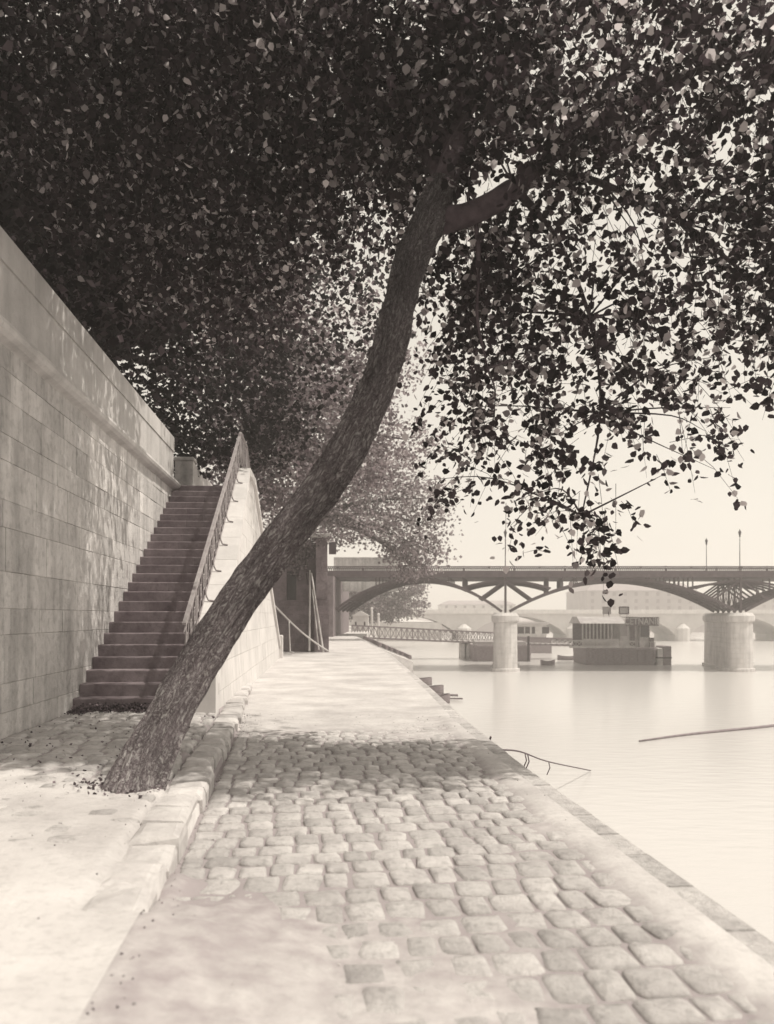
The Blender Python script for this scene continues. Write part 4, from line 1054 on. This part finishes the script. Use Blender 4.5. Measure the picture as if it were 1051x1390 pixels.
sx0, sx1, sz0, sz1 = wx(851.5, bd), wx(896, bd), zz(849.5, bd), zz(838, bd)
mb = MB(); mb.box((sx0, ya - .62, sz0), (sx1, ya - .54, sz1)); mb.bar((sx0, ya - .63, sz1), (sx1, ya - .63, sz1), .06); sb = mb.build('sign_board', M['wood'], wh)
def letters(name, txt, x, y, z, size, parent, root, mat, xs=1.0):
    cu = bpy.data.curves.new(name, 'FONT'); cu.body = txt; cu.size = size; cu.extrude = .012; cu.align_x = 'CENTER'; cu.align_y = 'CENTER'; cu.offset = .012
    to = bpy.data.objects.new(name, cu); C.objects.link(to)
    dg = bpy.context.evaluated_depsgraph_get(); me = bpy.data.meshes.new_from_object(to.evaluated_get(dg)); C.objects.unlink(to); bpy.data.objects.remove(to)
    inv = ROOTM[root.name].inverted(); Mx = Matrix.Translation((x, y, z)) @ Matrix.Rotation(R(90), 4, 'X') @ Matrix.Diagonal((xs, 1, 1, 1))
    me.transform(inv @ Mx); me.materials.clear(); me.materials.append(mat); o = bpy.data.objects.new(name, me); C.objects.link(o); o.parent = parent; return o
letters('lettering', 'CETNANIE', (sx0 + sx1) / 2, ya - .65, (sz0 + sz1) / 2, .86, sb, wh, M['palewood'], .78)
for (xa, xb, k) in ((827, 838, 0), (850, 863, 1)):
    mb = MB(); x0_, x1_ = wx(xa, bd), wx(xb, bd); za_, zb_ = zz(833, bd), zz(823.5, bd); y = ya + 1.2
    mb.box((x0_, y, za_), (x1_, y + .06, zb_)); mb.bar((x0_ + .1, y + .1, z1 + .3), (x0_ + .1, y + .1, zb_), .05); mb.bar((x1_ - .1, y + .1, z1 + .3), (x1_ - .1, y + .1, zb_), .05)
    b1 = mb.build('roof_sign', M['palewood'] if k else M['canvas'], wh)
    mb = MB()
    for p, q in (((x0_, za_), (x1_, za_)), ((x1_, za_), (x1_, zb_)), ((x1_, zb_), (x0_, zb_)), ((x0_, zb_), (x0_, za_))): mb.bar((p[0], y - .02, p[1]), (q[0], y - .02, q[1]), .09 if k else .04)
    mb.build('sign_frame', M['iron'] if k else M['wood'], b1, root=wh)
cr_ = thing('crate', 'small dark crate standing on the barge deck beside the waiting house', 'crate', (wx(888, bd), bd + .8, bh))
mb = MB(); mb.bev((wx(886, bd), bd + .6, bh + .003), (wx(891, bd), bd + 1.0, bh + .8), None, .02)
mb.build('box', M['wood'], cr_)
mb = MB(); mb.box((wx(885.7, bd), bd + .57, bh + .804), (wx(891.3, bd), bd + 1.03, bh + .86)); mb.build('lid', M['darkwood'], cr_)
# smaller barge behind the near pier
b2, d2, a2, b2b, h2 = barge('moored_barge', 'small grey barge lying half hidden behind the near stone pier', 643, 722, 898, 876, 4.5, 'barge', M['wood'])
mb = MB(); mb.box((a2 + .3, d2 + .8, h2 + .003), (a2 + 5.2, d2 + 3.6, h2 + .35)); mb.build('hatch', M['canvas'], b2)
mb = MB(); mb.box((wx(716, d2), d2 - .1, WATER), (wx(719, d2), d2 + .1, h2 + .9)); mb.build('bollard_post', M['darkwood'], b2)
cab = thing('barge_cabin', 'long low pale cabin with dark windows moored beyond the near stone pier', 'floating house', (wx(712, 100), 102, WATER))
dd = 100; mb = MB(); mb.box((wx(692, dd), dd, zz(866, dd)), (wx(742, dd), dd + 4, zz(848, dd))); mb.build('wall', M['palewood'], cab)
mb = MB(); mb.box((wx(688, dd), dd - .3, zz(848, dd) + .003), (wx(745, dd), dd + 4.3, zz(845, dd))); mb.build('roof', M['canvas'], cab)
mb = MB(); mb.box((wx(686, dd), dd - .5, WATER - .2), (wx(748, dd), dd + 4.6, zz(866, dd) - .004)); mb.build('hull', M['wood'], cab)
for (p, q) in ((703, 712), (713, 720), (722, 727), (736, 746)):
    mb = MB(); mb.box((wx(p, dd), dd - .04, zz(860, dd)), (wx(q, dd) - .05, dd - .003, zz(851, dd))); mb.build('window', M['window'], cab)

# white hut, bank and posts at the far left
hut = thing('white_hut', 'small white hut with two dark windows under the first bridge span', 'hut', (wx(490, 92), 92, 0))
dd = 92; mb = MB(); mb.box((wx(479, dd), dd, -.3), (wx(500, dd), dd + 3, zz(836, dd))); mb.build('wall', M['ramp'], hut)
mb = MB(); mb.prism([(wx(477, dd), zz(836, dd) + .003), (wx(502, dd), zz(836, dd) + .003), (wx(489.5, dd), zz(829, dd))], lambda p: Vector((p[0], dd - .2, p[1])), lambda p: Vector((p[0], dd + 3.2, p[1]))); mb.build('roof', M['ramp'], hut)
for x in (483, 495):
    mb = MB(); mb.box((wx(x - 1, dd), dd - .04, zz(850, dd)), (wx(x + 1.2, dd), dd - .003, zz(844, dd))); mb.build('window', M['window'], hut)
tl = ['tall pale post just right of the white hut', 'lower pale post second from the white hut']
for i, (x, yt) in enumerate(((505, 824), (514, 832))):
    mb = MB(); mb.lathe((wx(x, 94), 94, -.5), [(.14, 0), (.12, zz(yt, 94) + .3), (.18, zz(yt, 94) + .32), (.05, zz(yt, 94) + .5)], 8); tag(mb.build('white_post', M['palewood']), tl[i], 'post')
mb = MB(); mb.box((-40, 78, -3.2), (wx(500, 84), 150, -.02)); mb.box((-60, 150.2, -3.2), (wx(600, 150), 400, .6))
tag(mb.build('bank', M['sand']), kind='structure')

# far stone bridge
sbg = thing('stone_bridge', 'pale hazy stone bridge of low arches far up the river', 'bridge', (20, 150, WATER))
YD = 150; mb = MB(); span, pier = 17.0, 2.6; xs0 = wx(640, YD) - 2 * (span + pier)
def archpoly(x0, w_, zc_, zsp): return [(x0 + w_ * t, zsp + (zc_ - zsp) * math.sin(math.pi * t) ** .7) for t in np.linspace(0, 1, 15)]
ztp = zz(833, YD)
for i in range(8):
    x0 = xs0 + i * (span + pier); ap = archpoly(x0, span, zz(836.5, YD), zz(862, YD))
    for (p, q) in zip(ap, ap[1:]):
        mb.hexa([Vector(c) for c in [(p[0], YD, p[1]), (q[0], YD, q[1]), (q[0], YD + 12, q[1]), (p[0], YD + 12, p[1]), (p[0], YD, ztp), (q[0], YD, ztp), (q[0], YD + 12, ztp), (p[0], YD + 12, ztp)]])
    mb.box((x0 + span, YD - .01, WATER - .3), (x0 + span + pier, YD + 12, ztp)); mb.lathe((x0 + span + pier / 2, YD - .1, WATER - .3), [(1.3, 0), (1.3, 2.6), (.3, 3.4)], 10)
mb.build('arches', M['farstone'], sbg)
mb = MB(); mb.box((xs0 - 5, YD - .4, ztp + .003), (xs0 + 8 * (span + pier), YD, zz(827.5, YD))); mb.box((xs0 - 5, YD + 12, ztp + .003), (xs0 + 8 * (span + pier), YD + 12.4, zz(827.5, YD))); mb.build('parapet', M['ramp'], sbg)
# buildings across the river
def house(label, x0, x1, ytop, d, dep, mat, floors=4, hipped=True):
    t = thing('river_building', label, 'building', ((wx(x0, d) + wx(x1, d)) / 2, d, 0), 0, 'hazy buildings beyond the stone bridge')
    a, b_ = wx(x0, d), wx(x1, d); h = zz(ytop, d); hw = h * .8
    mb = MB(); mb.box((a, d, -3), (b_, d + dep, hw)); mb.build('wall', mat, t)
    mb = MB(); mb.hexa([Vector(c) for c in [(a - .4, d - .4, hw + .003), (b_ + .4, d - .4, hw + .003), (b_ + .4, d + dep + .4, hw + .003), (a - .4, d + dep + .4, hw + .003), (a + 3, d + 4, h), (b_ - 3, d + 4, h), (b_ - 3, d + dep - 4, h), (a + 3, d + dep - 4, h)]]); mb.build('roof', M['roof'], t)
    fh = (hw - 1) / floors; nx = max(3, int((b_ - a) / 3.2))
    for f in range(floors):
        for i in range(nx):
            cx_ = a + (b_ - a) * (i + .5) / nx; mb = MB(); mb.box((cx_ - .5, d - .05, 1 + f * fh + fh * .25), (cx_ + .5, d - .004, 1 + f * fh + fh * .8)); mb.build('window', M['farwin'], t)
    return t
house('large hazy grey block seen under the second bridge span', 797, 945, 791, 260, 30, M['facade'])
house('hazy building far right behind the large pier', 975, 1100, 805, 290, 30, M['facade'])
house('pale distant building low behind the first bridge span', 600, 700, 815, 320, 25, M['farstone'], 3)
mb = MB(); mb.box((-199, 240, -3.4), (399, 699, .3)); tag(mb.build('far_bank', M['joint']), kind='structure')

# ------------------------------------------------------------------ river haze
hz = MB(); hz.box((-215, -45, -6), (415, 715, 32))
m = bpy.data.materials.new('river_haze'); m.use_nodes = True; n = m.node_tree; n.nodes.clear()
vo = n.nodes.new('ShaderNodeVolumePrincipled'); vo.inputs['Color'].default_value = (1, .98, .95, 1); vo.inputs['Density'].default_value = 0.0019; vo.inputs['Anisotropy'].default_value = 0.2
om = n.nodes.new('ShaderNodeOutputMaterial'); n.links.new(vo.outputs[0], om.inputs['Volume'])
ho = hz.build('haze', m); tag(ho, kind='stuff')
